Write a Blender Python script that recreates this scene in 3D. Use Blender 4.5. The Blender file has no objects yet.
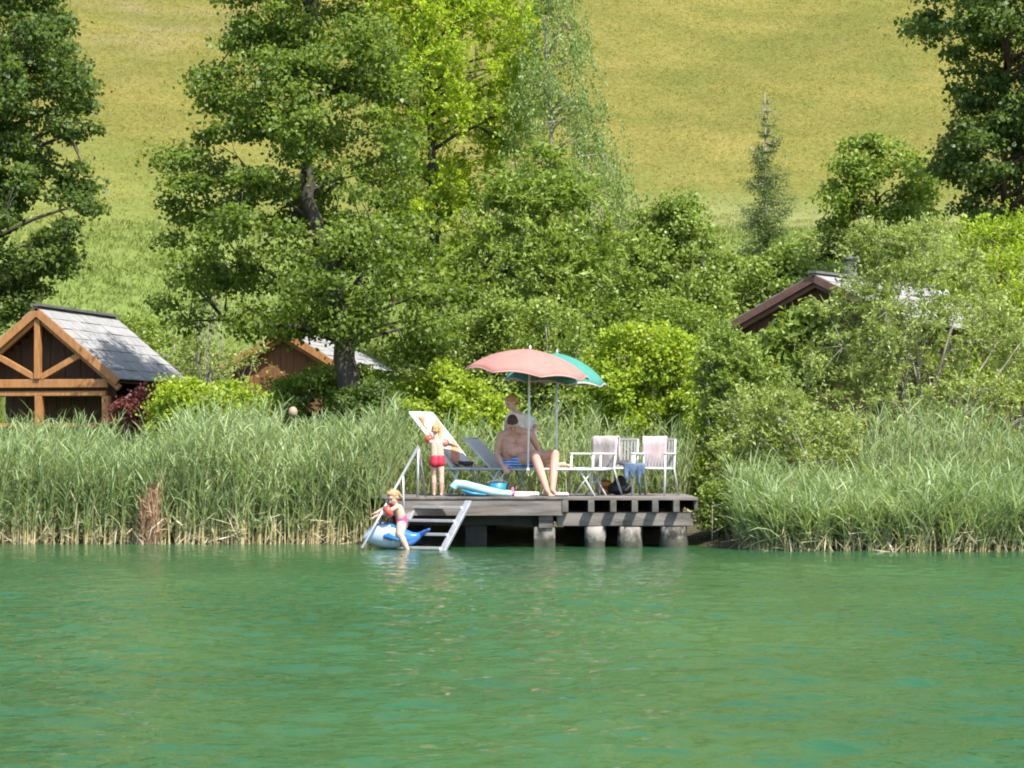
import bpy, math, random
import numpy as np
from mathutils import Vector, Matrix
R = math.radians
random.seed(7); rng = np.random.default_rng(7)
scene = bpy.context.scene
col = scene.collection

# ------------------------------------------------------------------ camera
F = 2600.0; CAMZ = 1.5; PITCH = math.atan(66 / F)
cd = bpy.data.cameras.new('camera'); cam = bpy.data.objects.new('camera', cd); col.objects.link(cam)
cam.location = (0, 0, CAMZ); cam.rotation_euler = (R(90) + PITCH, 0, 0)
cd.sensor_width = 36; cd.lens = 36 * F / 1024; cd.clip_start = 0.5; cd.clip_end = 3000
cd.dof.use_dof = True; cd.dof.focus_distance = 41.5; cd.dof.aperture_fstop = 9
scene.camera = cam
# ------------------------------------------------------------------ light
SUN_EL = 55.0
SUN_AZ = 36.0                                  # degrees from -Y (behind the camera) towards +X
to_sun = Vector((math.sin(R(SUN_AZ)) * math.cos(R(SUN_EL)), -math.cos(R(SUN_AZ)) * math.cos(R(SUN_EL)), math.sin(R(SUN_EL))))
w = bpy.data.worlds.new('World'); scene.world = w; w.use_nodes = True
nt = w.node_tree; bg = nt.nodes['Background']
sky = nt.nodes.new('ShaderNodeTexSky'); sky.sky_type = 'NISHITA'; sky.sun_disc = False
sky.sun_elevation = R(SUN_EL); sky.sun_rotation = math.atan2(to_sun.x, to_sun.y)
nt.links.new(sky.outputs[0], bg.inputs[0]); bg.inputs[1].default_value = 0.15
sl = bpy.data.lights.new('sun', 'SUN'); sun = bpy.data.objects.new('sun', sl); col.objects.link(sun)
sl.energy = 4.8; sl.angle = R(0.5); sl.color = (1.0, 0.955, 0.87)
sun.rotation_euler = to_sun.to_track_quat('Z', 'Y').to_euler(); sun.location = (20, -20, 60)
scene.view_settings.view_transform = 'Standard'; scene.view_settings.look = 'None'
scene.view_settings.exposure = 1.15; scene.view_settings.gamma = 1; scene.view_settings.use_curve_mapping = False
scene.cycles.filter_width = 1.9

FW = Vector((0, math.cos(PITCH), math.sin(PITCH))); UP = Vector((0, -math.sin(PITCH), math.cos(PITCH)))
def P(px, py, D):
    v = FW + Vector((1, 0, 0)) * ((px - 512) / F) + UP * ((384 - py) / F)
    return Vector((0, 0, CAMZ)) + v * (D / v.y)

# ------------------------------------------------------------------ materials
def newmat(name):
    m = bpy.data.materials.new(name); m.use_nodes = True
    return m, m.node_tree, m.node_tree.nodes['Principled BSDF']
def N(t, typ, **kw):
    n = t.nodes.new(typ)
    for k, v in kw.items():
        if k in n.inputs: n.inputs[k].default_value = v
        else: setattr(n, k, v)
    return n
def ramp(t, fac, stops):
    r = t.nodes.new('ShaderNodeValToRGB'); e = r.color_ramp.elements
    while len(e) < len(stops): e.new(0.5)
    for i, (p, c) in enumerate(stops): e[i].position = p; e[i].color = (*c, 1)
    t.links.new(fac, r.inputs[0]); return r.outputs[0]
def bump(t, b, fac, strength, dist):
    n = N(t, 'ShaderNodeBump', Strength=strength, Distance=dist)
    t.links.new(fac, n.inputs['Height']); t.links.new(n.outputs[0], b.inputs['Normal'])
def noise(t, scale, detail=4, rough=.6, stretch=None, coord='Object'):
    tc = t.nodes.new('ShaderNodeTexCoord'); o = tc.outputs[coord]
    if stretch:
        mp = t.nodes.new('ShaderNodeMapping'); mp.inputs['Scale'].default_value = stretch
        t.links.new(o, mp.inputs[0]); o = mp.outputs[0]
    n = N(t, 'ShaderNodeTexNoise', Scale=scale, Detail=detail, Roughness=rough)
    t.links.new(o, n.inputs['Vector']); return n.outputs['Fac']
def mat_noise(name, c1, c2, scale=4, rough=.7, stretch=None, bstr=.3, bdist=.01, metallic=0, lo=.3, hi=.7, spec=.4):
    m, t, b = newmat(name)
    f = noise(t, scale, 6, .65, stretch)
    t.links.new(ramp(t, f, [(lo, c1), (hi, c2)]), b.inputs['Base Color'])
    b.inputs['Roughness'].default_value = rough; b.inputs['Metallic'].default_value = metallic
    b.inputs['Specular IOR Level'].default_value = spec
    bump(t, b, f, bstr, bdist); return m
def mat_leaf(name, dark, mid, light, trans=.35, rough=.45, spec=.35):
    m, t, b = newmat(name)
    a = N(t, 'ShaderNodeAttribute', attribute_name='tint')
    c = ramp(t, a.outputs['Fac'], [(0, dark), (.5, mid), (1, light)])
    t.links.new(c, b.inputs['Base Color']); b.inputs['Roughness'].default_value = rough
    b.inputs['Specular IOR Level'].default_value = spec
    tr = t.nodes.new('ShaderNodeBsdfTranslucent')
    hs = N(t, 'ShaderNodeMix', data_type='RGBA', blend_type='MULTIPLY'); hs.inputs[0].default_value = 1
    t.links.new(c, hs.inputs[6]); hs.inputs[7].default_value = (1.5, 1.4, .65, 1)
    t.links.new(hs.outputs[2], tr.inputs[0])
    mx = t.nodes.new('ShaderNodeMixShader'); mx.inputs[0].default_value = trans
    t.links.new(b.outputs[0], mx.inputs[1]); t.links.new(tr.outputs[0], mx.inputs[2])
    t.links.new(mx.outputs[0], t.nodes['Material Output'].inputs[0]); return m

M = {}
M['alder'] = mat_leaf('leaf_alder', (.075, .125, .02), (.13, .195, .032), (.215, .285, .065), .5, .45, .3)
M['dark_leaf'] = mat_leaf('leaf_dark', (.055, .095, .022), (.09, .145, .034), (.16, .22, .06), .5, .45, .3)
M['yellow_leaf'] = mat_leaf('leaf_yellow', (.2, .3, .02), (.3, .41, .03), (.43, .52, .06), .5)
M['birch_leaf'] = mat_leaf('leaf_birch', (.12, .18, .05), (.19, .27, .08), (.32, .4, .15), .42, .45, .3)
M['ash_leaf'] = mat_leaf('leaf_ash', (.11, .175, .025), (.18, .26, .042), (.27, .35, .075), .42)
M['bush_leaf'] = mat_leaf('leaf_bush', (.115, .175, .03), (.19, .265, .05), (.28, .36, .09), .4)
M['lime_leaf'] = mat_leaf('leaf_lime', (.17, .255, .02), (.265, .365, .032), (.39, .47, .06), .45, .45, .3)
M['willow_leaf'] = mat_leaf('leaf_willow', (.16, .215, .055), (.245, .31, .085), (.36, .42, .14), .38)
M['red_leaf'] = mat_leaf('leaf_red', (.1, .025, .025), (.18, .05, .045), (.26, .12, .08), .3)
M['needle'] = mat_leaf('leaf_needle', (.07, .115, .03), (.11, .165, .045), (.17, .23, .07), .3)
M['reed'] = mat_leaf('leaf_reed', (.15, .22, .09), (.235, .32, .14), (.4, .47, .26), .4, .5, .25)
M['reed_stem'] = mat_leaf('stem_reed', (.16, .2, .08), (.34, .3, .13), (.5, .38, .22), .1)
M['dry_reed'] = mat_leaf('leaf_dry', (.3, .2, .13), (.42, .27, .18), (.52, .38, .26), .2)
M['straw'] = mat_leaf('leaf_straw', (.2, .19, .1), (.36, .31, .19), (.55, .47, .33), .2)
M['herb'] = mat_leaf('leaf_herb', (.13, .175, .035), (.18, .225, .05), (.25, .29, .08), .45)
M['meadow'] = mat_leaf('leaf_meadow', (.135, .135, .035), (.175, .163, .042), (.22, .195, .065), .5)
M['bark'] = mat_noise('bark', (.025, .02, .016), (.085, .07, .055), 8, .9, (1, 1, .3), .8, .03)
M['bark_grey'] = mat_noise('bark_grey', (.14, .125, .1), (.3, .27, .23), 10, .85, (1, 1, .4), .5, .01)
M['bark_red'] = mat_noise('bark_red', (.06, .035, .025), (.14, .08, .055), 8, .9, (1, 1, .3), .8, .03)
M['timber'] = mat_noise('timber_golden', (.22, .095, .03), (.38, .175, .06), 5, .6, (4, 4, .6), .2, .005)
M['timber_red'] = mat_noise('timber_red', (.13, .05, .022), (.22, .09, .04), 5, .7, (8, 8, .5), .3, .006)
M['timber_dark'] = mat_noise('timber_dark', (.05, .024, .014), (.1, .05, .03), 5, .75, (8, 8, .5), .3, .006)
M['fascia'] = mat_noise('fascia_brown', (.1, .05, .04), (.17, .09, .07), 5, .6, None, .2, .006)
M['shingle'] = mat_noise('shingle_grey', (.15, .146, .145), (.33, .32, .315), 3.5, .75, (1, 3, 1), .5, .01)
M['ridge'] = mat_noise('ridge_cap', (.07, .07, .07), (.16, .15, .15), 5, .7)
M['deck'] = mat_noise('deck_weathered', (.07, .058, .05), (.2, .175, .155), 3, .85, (.6, 6, 6), .5, .01)
M['beam'] = mat_noise('beam_weathered', (.04, .034, .03), (.19, .165, .15), 2.2, .9, (.6, 3, 3), .6, .015, lo=.32, hi=.62)
M['joist'] = mat_noise('joist_weathered', (.04, .035, .03), (.16, .14, .125), 4, .9, None, .5, .01)
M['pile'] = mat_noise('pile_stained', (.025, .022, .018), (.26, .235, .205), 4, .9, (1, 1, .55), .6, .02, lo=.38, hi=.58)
_m = M['pile']; _t = _m.node_tree; _b = _t.nodes['Principled BSDF']; _src = _b.inputs['Base Color'].links[0].from_socket
_g = _t.nodes.new('ShaderNodeNewGeometry'); _s = _t.nodes.new('ShaderNodeSeparateXYZ'); _t.links.new(_g.outputs['Position'], _s.inputs[0])
_a = _t.nodes.new('ShaderNodeMath'); _a.operation = 'MULTIPLY_ADD'; _t.links.new(noise(_t, 9, 5, .7), _a.inputs[0]); _a.inputs[1].default_value = -.3; _t.links.new(_s.outputs[2], _a.inputs[2])
_r = N(_t, 'ShaderNodeMapRange'); _t.links.new(_a.outputs[0], _r.inputs[0]); _r.inputs[1].default_value = -.06; _r.inputs[2].default_value = .02; _r.inputs[3].default_value = .85; _r.inputs[4].default_value = 0
_x = N(_t, 'ShaderNodeMix', data_type='RGBA'); _t.links.new(_r.outputs[0], _x.inputs[0]); _t.links.new(_src, _x.inputs[6]); _x.inputs[7].default_value = (.025, .03, .016, 1)      # algae line left by the lake
_t.links.new(_x.outputs[2], _b.inputs['Base Color'])
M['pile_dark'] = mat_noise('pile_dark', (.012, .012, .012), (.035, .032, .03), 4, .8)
M['aluminium'] = mat_noise('aluminium', (.36, .36, .36), (.48, .48, .47), 8, .38, None, .05, .002, .6)
M['white_metal'] = mat_noise('white_metal', (.56, .56, .56), (.66, .66, .65), 6, .4, None, .05, .002)
M['grey_tube'] = mat_noise('grey_tube', (.38, .4, .4), (.55, .56, .55), 6, .4, None, .05, .002)
M['plastic_white'] = mat_noise('plastic_white', (.46, .46, .45), (.56, .55, .54), 5, .45, None, .05, .002)
M['slat_grey'] = mat_noise('slat_grey', (.2, .19, .19), (.34, .32, .32), 6, .5, None, .05, .002)
M['mesh_cream'] = mat_noise('fabric_cream', (.5, .47, .43), (.6, .57, .53), 30, .85, None, .2, .003)
M['towel_white'] = mat_noise('towel_white', (.44, .37, .35), (.56, .5, .48), 7, .95, None, .8, .02)
M['towel_pink'] = mat_noise('towel_pink', (.4, .29, .29), (.52, .41, .41), 7, .95, None, .6, .015)
M['jeans'] = mat_noise('denim_blue', (.02, .045, .09), (.12, .17, .25), 9, .9, None, .7, .02)
M['dark_cloth'] = mat_noise('cloth_dark', (.03, .03, .05), (.08, .07, .09), 9, .9, None, .7, .02)
M['skin'] = mat_noise('skin_tan', (.4, .215, .15), (.49, .275, .2), 5, .55, None, .05, .003)
M['skin_pale'] = mat_noise('skin_pale', (.46, .29, .21), (.54, .35, .26), 5, .55, None, .05, .003)
M['hair_dark'] = mat_noise('hair_dark', (.025, .012, .008), (.07, .035, .02), 40, .7, None, .6, .01)
M['hair_blond'] = mat_noise('hair_blond', (.3, .16, .06), (.48, .3, .12), 30, .7, None, .6, .01)
M['hair_brown'] = mat_noise('hair_light_brown', (.24, .13, .06), (.45, .29, .15), 30, .7, None, .6, .01)
M['red_cloth'] = mat_noise('swim_red', (.38, .012, .035), (.46, .02, .05), 9, .6)
M['pink_cloth'] = mat_noise('swim_pink', (.46, .04, .13), (.54, .08, .2), 9, .6)
M['cream_cloth'] = mat_noise('shirt_cream', (.6, .55, .44), (.72, .67, .56), 9, .85, None, .6, .01)
M['armband'] = mat_noise('armband_red', (.5, .06, .045), (.56, .1, .08), 5, .3)
M['armband_pale'] = mat_noise('armband_salmon', (.52, .15, .11), (.58, .2, .15), 5, .3)
M['vinyl_blue'] = mat_noise('vinyl_blue', (.015, .1, .34), (.03, .16, .44), 3, .25, None, .05, .003)
M['vinyl_white'] = mat_noise('vinyl_white', (.34, .42, .52), (.46, .52, .57), 3, .25, None, .05, .003)
M['vinyl_aqua'] = mat_noise('vinyl_aqua', (.24, .43, .45), (.33, .51, .52), 2.5, .28, None, .05, .003)
M['vinyl_navy'] = mat_noise('vinyl_navy', (.02, .06, .3), (.04, .1, .4), 3, .25)
M['bucket'] = mat_noise('bucket_blue', (.01, .16, .28), (.02, .21, .34), 3, .35)
M['pink_toy'] = mat_noise('toy_pink', (.75, .1, .25), (.85, .2, .35), 3, .35)
M['black'] = mat_noise('dark_bag', (.015, .015, .018), (.05, .045, .05), 8, .8)
M['chimney'] = mat_noise('chimney_metal', (.16, .16, .165), (.26, .26, .26), 6, .5, None, .1, .003, .4)
M['lamp_glass'] = mat_noise('lamp_globe', (.3, .2, .14), (.38, .27, .2), 4, .4)
M['canopy_pink'] = None
def mat_fabric(name, c1, c2, trans_c, tr=.3):
    m, t, b = newmat(name); f = noise(t, 5, 5, .6)
    t.links.new(ramp(t, f, [(.3, c1), (.7, c2)]), b.inputs['Base Color']); b.inputs['Roughness'].default_value = .85
    x = t.nodes.new('ShaderNodeBsdfTranslucent'); x.inputs[0].default_value = (*trans_c, 1)
    mx = t.nodes.new('ShaderNodeMixShader'); mx.inputs[0].default_value = tr
    t.links.new(b.outputs[0], mx.inputs[1]); t.links.new(x.outputs[0], mx.inputs[2])
    t.links.new(mx.outputs[0], t.nodes['Material Output'].inputs[0]); return m
M['canopy_pink'] = mat_fabric('canopy_salmon', (.41, .17, .14), (.47, .205, .17), (.7, .22, .18), .22)
M['canopy_teal'] = mat_fabric('canopy_teal', (.06, .27, .215), (.08, .33, .265), (.05, .5, .42), .35)
M['canopy_trim'] = mat_fabric('canopy_trim', (.5, .36, .32), (.56, .42, .38), (.7, .4, .35), .2)
M['trim_pink'] = mat_fabric('trim_salmon', (.5, .27, .23), (.55, .31, .27), (.7, .3, .25), .2)
def mat_stripes(name, c1, c2, scale, axis):
    m, t, b = newmat(name)
    tc = t.nodes.new('ShaderNodeTexCoord'); wv = N(t, 'ShaderNodeTexWave', Scale=scale, Distortion=.6); wv.bands_direction = axis
    t.links.new(tc.outputs['Object'], wv.inputs[0])
    t.links.new(ramp(t, wv.outputs['Fac'], [(.45, c1), (.62, c2)]), b.inputs['Base Color']); b.inputs['Roughness'].default_value = .85
    return m
M['trunks'] = mat_stripes('swim_trunks_blue', (.03, .12, .42), (.3, .48, .75), 7, 'Z')
M['towel_stripe'] = mat_stripes('towel_orange_stripe', (.56, .5, .43), (.55, .22, .11), 1.1, 'X')
M['towel_toy'] = mat_stripes('bag_red_yellow', (.4, .04, .03), (.42, .3, .05), 2.6, 'Z')

# ------------------------------------------------------------------ object helpers
def tag(o, label=None, cat=None, group=None, kind=None):
    if label: o['label'] = label
    if cat: o['category'] = cat
    if group: o['group'] = group
    if kind: o['kind'] = kind
    return o
def empty(name, loc, label=None, cat=None, group=None):
    o = bpy.data.objects.new(name, None); o.empty_display_size = .2; col.objects.link(o); o.location = loc
    return tag(o, label, cat, group)
def root_loc(p):
    while p.parent: p = p.parent
    return np.array(p.location)
def link_mesh(name, me, parent=None, origin=None):
    if parent is not None: off = root_loc(parent)
    elif origin is not None: off = np.array(origin)
    else: off = np.zeros(3)
    n = len(me.vertices); co = np.empty(n * 3, np.float32); me.vertices.foreach_get('co', co)
    co = co.reshape(-1, 3) - off; me.vertices.foreach_set('co', co.ravel().astype(np.float32)); me.update()
    o = bpy.data.objects.new(name, me); col.objects.link(o)
    if parent is not None: o.parent = parent
    elif origin is not None: o.location = origin
    return o
class MB:
    def __init__(s): s.v = []; s.f = []; s.m = []
    def add(s, vs, fs, mi=0):
        k = len(s.v); s.v += [tuple(p) for p in vs]; s.f += [tuple(i + k for i in f) for f in fs]; s.m += [mi] * len(fs); return s
    def box(s, c, d, rz=0, mi=0, rot=None):
        c = Vector(c); m = rot if rot is not None else Matrix.Rotation(rz, 3, 'Z')
        vs = [c + m @ Vector((x * d[0] / 2, y * d[1] / 2, z * d[2] / 2)) for x in (-1, 1) for y in (-1, 1) for z in (-1, 1)]
        return s.add(vs, [(0, 1, 3, 2), (4, 6, 7, 5), (0, 4, 5, 1), (2, 3, 7, 6), (0, 2, 6, 4), (1, 5, 7, 3)], mi)
    def beam(s, a, b, w_, h_, up=(0, 0, 1), mi=0):
        a = Vector(a); b = Vector(b); d = (b - a).normalized(); up = Vector(up)
        sd = d.cross(up)
        if sd.length < 1e-4: sd = d.cross(Vector((0, 1, 0)))
        sd.normalize(); u = sd.cross(d)
        vs = [p + sd * i * w_ / 2 + u * j * h_ / 2 for p in (a, b) for i, j in ((-1, -1), (1, -1), (1, 1), (-1, 1))]
        return s.add(vs, [(3, 2, 1, 0), (4, 5, 6, 7), (0, 1, 5, 4), (1, 2, 6, 5), (2, 3, 7, 6), (3, 0, 4, 7)], mi)
    def tube(s, pts, rad, n=8, mi=0, flat=1.0):
        pts = [Vector(p) for p in pts]
        if not isinstance(rad, (list, tuple)): rad = [rad] * len(pts)
        vs = []; ref = Vector((.13, .97, .21))
        for i, p in enumerate(pts):
            d = (pts[min(i + 1, len(pts) - 1)] - pts[max(i - 1, 0)]).normalized()
            if abs(d.dot(ref)) > .95: ref = Vector((.97, .1, .2))
            a = d.cross(ref).normalized(); b = a.cross(d)
            for k in range(n):
                t = 2 * math.pi * k / n; vs.append(p + (a * math.cos(t) + b * math.sin(t) * flat) * rad[i])
        fs = [(i * n + k, i * n + (k + 1) % n, (i + 1) * n + (k + 1) % n, (i + 1) * n + k) for i in range(len(pts) - 1) for k in range(n)]
        fs += [tuple(range(n - 1, -1, -1)), tuple((len(pts) - 1) * n + k for k in range(n))]
        return s.add(vs, fs, mi)
    def ell(s, c, r, rot=None, n=12, mi=0):
        c = Vector(c); rot = rot or Matrix.Identity(3); vs = [c + rot @ Vector((0, 0, r[2]))]
        for i in range(1, n):
            a = math.pi * i / n
            for k in range(2 * n):
                b = math.pi * k / n
                vs.append(c + rot @ Vector((r[0] * math.sin(a) * math.cos(b), r[1] * math.sin(a) * math.sin(b), r[2] * math.cos(a))))
        vs.append(c - rot @ Vector((0, 0, r[2]))); m2 = 2 * n; fs = []
        for k in range(m2):
            fs.append((0, 1 + k, 1 + (k + 1) % m2))
            for i in range(n - 2):
                a = 1 + i * m2; fs.append((a + k, a + m2 + k, a + m2 + (k + 1) % m2, a + (k + 1) % m2))
            a = 1 + (n - 2) * m2; fs.append((a + k, len(vs) - 1, a + (k + 1) % m2))
        return s.add(vs, fs, mi)
    def cap(s, a, b, r0, r1, n=14):
        a = Vector(a); b = Vector(b); d = b - a; L = d.length
        if L < 1e-6: return s.ell(a, (r0,) * 3, None, 8)
        d /= L; pts = []; rad = []
        for i in range(5):
            t = math.pi / 2 * i / 4 + .02; pts.append(a - d * r0 * math.cos(t)); rad.append(r0 * math.sin(t))
        for i in range(4, -1, -1):
            t = math.pi / 2 * i / 4 + .02; pts.append(b + d * r1 * math.cos(t)); rad.append(r1 * math.sin(t))
        return s.tube(pts, rad, n)
    def mesh(s, name, mats):
        me = bpy.data.meshes.new(name); me.from_pydata(s.v, [], s.f); me.validate()
        for m in (mats if isinstance(mats, (list, tuple)) else [mats]): me.materials.append(m)
        if any(s.m) and len(me.polygons) == len(s.m): me.polygons.foreach_set('material_index', s.m)
        me.update(); return me
    def build(s, name, mats, parent=None, origin=None, bevel=0, smooth=False):
        me = s.mesh(name, mats); o = link_mesh(name, me, parent, origin)
        if smooth: me.polygons.foreach_set('use_smooth', [True] * len(me.polygons))
        if bevel:
            b = o.modifiers.new('bevel', 'BEVEL'); b.width = bevel; b.segments = 2; b.limit_method = 'ANGLE'
        return o
def remeshed(name, mb, mat, voxel, parent=None, origin=None, smooth=3):
    me = mb.mesh(name, mat); tmp = bpy.data.objects.new('tmp', me); col.objects.link(tmp)
    r = tmp.modifiers.new('r', 'REMESH'); r.mode = 'VOXEL'; r.voxel_size = voxel; r.use_smooth_shade = True
    if smooth:
        q = tmp.modifiers.new('s', 'SMOOTH'); q.iterations = smooth; q.factor = .5
    dg = bpy.context.evaluated_depsgraph_get(); nm = bpy.data.meshes.new_from_object(tmp.evaluated_get(dg))
    bpy.data.objects.remove(tmp); nm.name = name
    if not nm.materials: nm.materials.append(mat)
    return link_mesh(name, nm, parent, origin)
def fast_mesh(name, verts, quads, tint, mat, smooth=False):
    me = bpy.data.meshes.new(name); n = len(verts); k = len(quads)
    me.vertices.add(n); me.vertices.foreach_set('co', np.asarray(verts, np.float32).ravel())
    me.loops.add(k * 4); me.loops.foreach_set('vertex_index', np.asarray(quads, np.int32).ravel())
    me.polygons.add(k); me.polygons.foreach_set('loop_start', np.arange(0, k * 4, 4, dtype=np.int32))
    me.polygons.foreach_set('loop_total', np.full(k, 4, np.int32))
    a = me.attributes.new('tint', 'FLOAT', 'POINT'); a.data.foreach_set('value', np.asarray(tint, np.float32))
    me.materials.append(mat); me.update(calc_edges=True); return me
def unit(a): return a / np.maximum(np.linalg.norm(a, axis=1, keepdims=True), 1e-6)
def leaves_mesh(name, C, A, Nn, L, W, tint, mat):
    A = unit(A); S = unit(np.cross(A, Nn)); Nn = np.cross(S, A)
    L = L[:, None]; W = W[:, None]
    v = np.stack([C - A * L / 2, C + S * W / 2 + Nn * W * .18 - A * L * .05, C + A * L / 2 - Nn * W * .15, C - S * W / 2 + Nn * W * .18 - A * L * .05], 1).reshape(-1, 3)
    q = np.arange(len(C) * 4).reshape(-1, 4)
    return fast_mesh(name, v, q, np.repeat(np.clip(tint, 0, 1), 4), mat)

# ------------------------------------------------------------------ terrain
def shore(x):            # distance of the waterline from the camera
    return 41.6 - 3.0 / (1 + np.exp(-(x - 3.3) * 3.5)) * np.clip(1, 0, 1) + .12 * np.sin(x * 1.7)
def ground_z(x, y):
    x = np.asarray(x, float); y = np.asarray(y, float); s = shore(x)
    t = y - (s + (40.9 - s) * np.clip((y - s - 3) / 14, 0, 1))
    z = np.interp(t, [-45, -12, -1.0, 0, 1.0, 4, 18, 43, 51, 80, 300, 900], [-6, -3, -.5, 0, .18, .45, 1.3, 8.2, 9.6, 24.5, 185, 420])
    zl = np.interp(t, [-45, -12, -1.0, 0, 1.0, 4, 18, 30, 43, 51, 80, 300, 900], [-6, -3, -.5, 0, .18, .45, 1.3, 3.7, 7.6, 10.6, 25, 185, 420])
    k_ = np.clip((x + 7) / 6, 0, 1); z = zl * (1 - k_) + z * k_
    far = np.clip((y - 60) / 40, 0, 1)
    z = z + far * (.25 * np.sin(x * .21 + y * .07) + .12 * np.sin(x * .53 - y * .3 + 1)) + .05 * np.sin(x * 2.1) * np.sin(y * 1.7) * (y > s + 1.5)
    z = z + far * np.clip((-x - 8) * .05, 0, 2.2)
    return z
xs = np.unique(np.concatenate([np.linspace(-420, -30, 30), np.linspace(-30, 30, 121), np.linspace(30, 420, 30)]))
ys = np.unique(np.concatenate([np.linspace(-300, 20, 12), np.linspace(20, 50, 80), np.linspace(50, 130, 120), np.linspace(130, 900, 60)]))
X, Y = np.meshgrid(xs, ys); Z = ground_z(X, Y)
V = np.stack([X, Y, Z], -1).reshape(-1, 3); nx = len(xs); ny = len(ys)
ii = (np.arange(ny - 1)[:, None] * nx + np.arange(nx - 1)[None, :]).ravel()
Q = np.stack([ii, ii + 1, ii + nx + 1, ii + nx], 1)
m, t, b = newmat('hill_ground')
tc = t.nodes.new('ShaderNodeTexCoord'); sp = t.nodes.new('ShaderNodeSeparateXYZ'); t.links.new(tc.outputs['Object'], sp.inputs[0])
n1 = noise(t, .35, 6, .65); n2 = noise(t, 6, 5, .7); n3 = noise(t, .16, 5, .7, (1, 2.2, 1))
base = ramp(t, n1, [(.3, (.12, .128, .03)), (.55, (.155, .145, .038)), (.75, (.18, .155, .047))])
fine = ramp(t, n2, [(.3, (.62, .68, .58)), (.7, (1.3, 1.22, 1.2))])
n4 = noise(t, .09, 4, .6, (1, 3.5, 1))
fine2 = ramp(t, n4, [(.35, (.82, .86, .8)), (.65, (1.12, 1.06, 1.05))])
m2 = N(t, 'ShaderNodeMix', data_type='RGBA', blend_type='MULTIPLY'); m2.inputs[0].default_value = 1
t.links.new(base, m2.inputs[6]); t.links.new(fine2, m2.inputs[7]); base = m2.outputs[2]
mul = N(t, 'ShaderNodeMix', data_type='RGBA', blend_type='MULTIPLY'); mul.inputs[0].default_value = 1
t.links.new(base, mul.inputs[6]); t.links.new(fine, mul.inputs[7])
def mapr(src, a, b_, c=0, d=1):
    n = t.nodes.new('ShaderNodeMapRange'); t.links.new(src, n.inputs[0])
    for i, q in zip((1, 2, 3, 4), (a, b_, c, d)): n.inputs[i].default_value = q
    return n.outputs[0]
def mixc(f, a, c):
    n = N(t, 'ShaderNodeMix', data_type='RGBA'); t.links.new(f, n.inputs[0]); t.links.new(a, n.inputs[6]); n.inputs[7].default_value = (*c, 1); return n.outputs[2]
def math_(op, a, c):
    n = t.nodes.new('ShaderNodeMath'); n.operation = op; t.links.new(a, n.inputs[0])
    if isinstance(c, float): n.inputs[1].default_value = c
    else: t.links.new(c, n.inputs[1])
    return n.outputs[0]
ydiag = math_('ADD', sp.outputs[1], math_('MULTIPLY', n3, 22.0)); green = mapr(ydiag, 108, 92)                                   # greener valley meadow below the slope
cc = mixc(green, mul.outputs[2], (.14, .19, .045))
band = math_('MULTIPLY', mapr(sp.outputs[1], 85, 86.5), mapr(sp.outputs[1], 94, 92))
band = math_('MULTIPLY', band, mapr(sp.outputs[0], -3, 3))
cc = mixc(math_('MULTIPLY', band, .5), cc, (.2, .21, .09))
soil = math_('MULTIPLY', mapr(n3, .47, .66), mapr(sp.outputs[0], -9, -14))
soil = math_('MULTIPLY', soil, mapr(sp.outputs[1], 101, 108))
cc = mixc(math_('MULTIPLY', soil, .42), cc, (.22, .165, .1))
mud = mapr(sp.outputs[1], 50, 43)
cc = mixc(mud, cc, (.09, .08, .05))
t.links.new(cc, b.inputs['Base Color']); b.inputs['Roughness'].default_value = .95; b.inputs['Specular IOR Level'].default_value = .1
bump(t, b, n2, .8, .15)
me = fast_mesh('hill', V, Q, np.zeros(len(V)), m)
me.polygons.foreach_set('use_smooth', [True] * len(me.polygons))
hill = link_mesh('hill', me); hill['kind'] = 'structure'

# water
m, t, b = newmat('lake_water')
n0 = noise(t, .22, 3, .5, (1, .6, 1))
b.inputs['Roughness'].default_value = .03; b.inputs['IOR'].default_value = 1.33
t.links.new(ramp(t, n0, [(.35, (.014, .062, .022)), (.65, (.025, .086, .03))]), b.inputs['Base Color'])
nb = noise(t, 9, 4, .6, (.75, 1.3, 1)); bump(t, b, nb, 1, .022)
wx = np.unique(np.concatenate([np.linspace(-400, -14, 24), np.linspace(-14, 14, 560), np.linspace(14, 400, 24)]))
wy = np.unique(np.concatenate([np.linspace(-290, 9, 20), np.linspace(9, 47, 900)]))
WX, WY = np.meshgrid(wx, wy); H = np.zeros_like(WX); wr = np.random.default_rng(8)
for k in range(90):
    lam = .17 * (1.1 / .17) ** wr.random(); th = math.pi / 2 + wr.normal(0, .55); kk = 2 * math.pi / lam
    sl_ = .021 * wr.uniform(.6, 1.3) * (lam / .5) ** -.1
    ph = kk * (WX * math.cos(th) + WY * math.sin(th)) + wr.uniform(0, 6.28)
    env = .5 + .5 * np.sin(WX * wr.uniform(.2, .8) + WY * wr.uniform(.2, .8) + wr.uniform(0, 6.28))
    H += sl_ / kk * np.sin(ph) * (.5 + env)
H *= 1.0 * np.clip((14 - np.abs(WX)) / 2, 0, 1) * np.clip((WY - 9) / 2, 0, 1) * np.clip((41.5 - WY) / 17, .22, 1)
nx = len(wx); ii = (np.arange(len(wy) - 1)[:, None] * nx + np.arange(nx - 1)[None, :]).ravel()
me = fast_mesh('water', np.stack([WX, WY, H], -1).reshape(-1, 3), np.stack([ii, ii + 1, ii + nx + 1, ii + nx], 1), np.zeros(WX.size), m)
me.polygons.foreach_set('use_smooth', [True] * len(me.polygons))
water = link_mesh('water', me); water['kind'] = 'structure'

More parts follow.
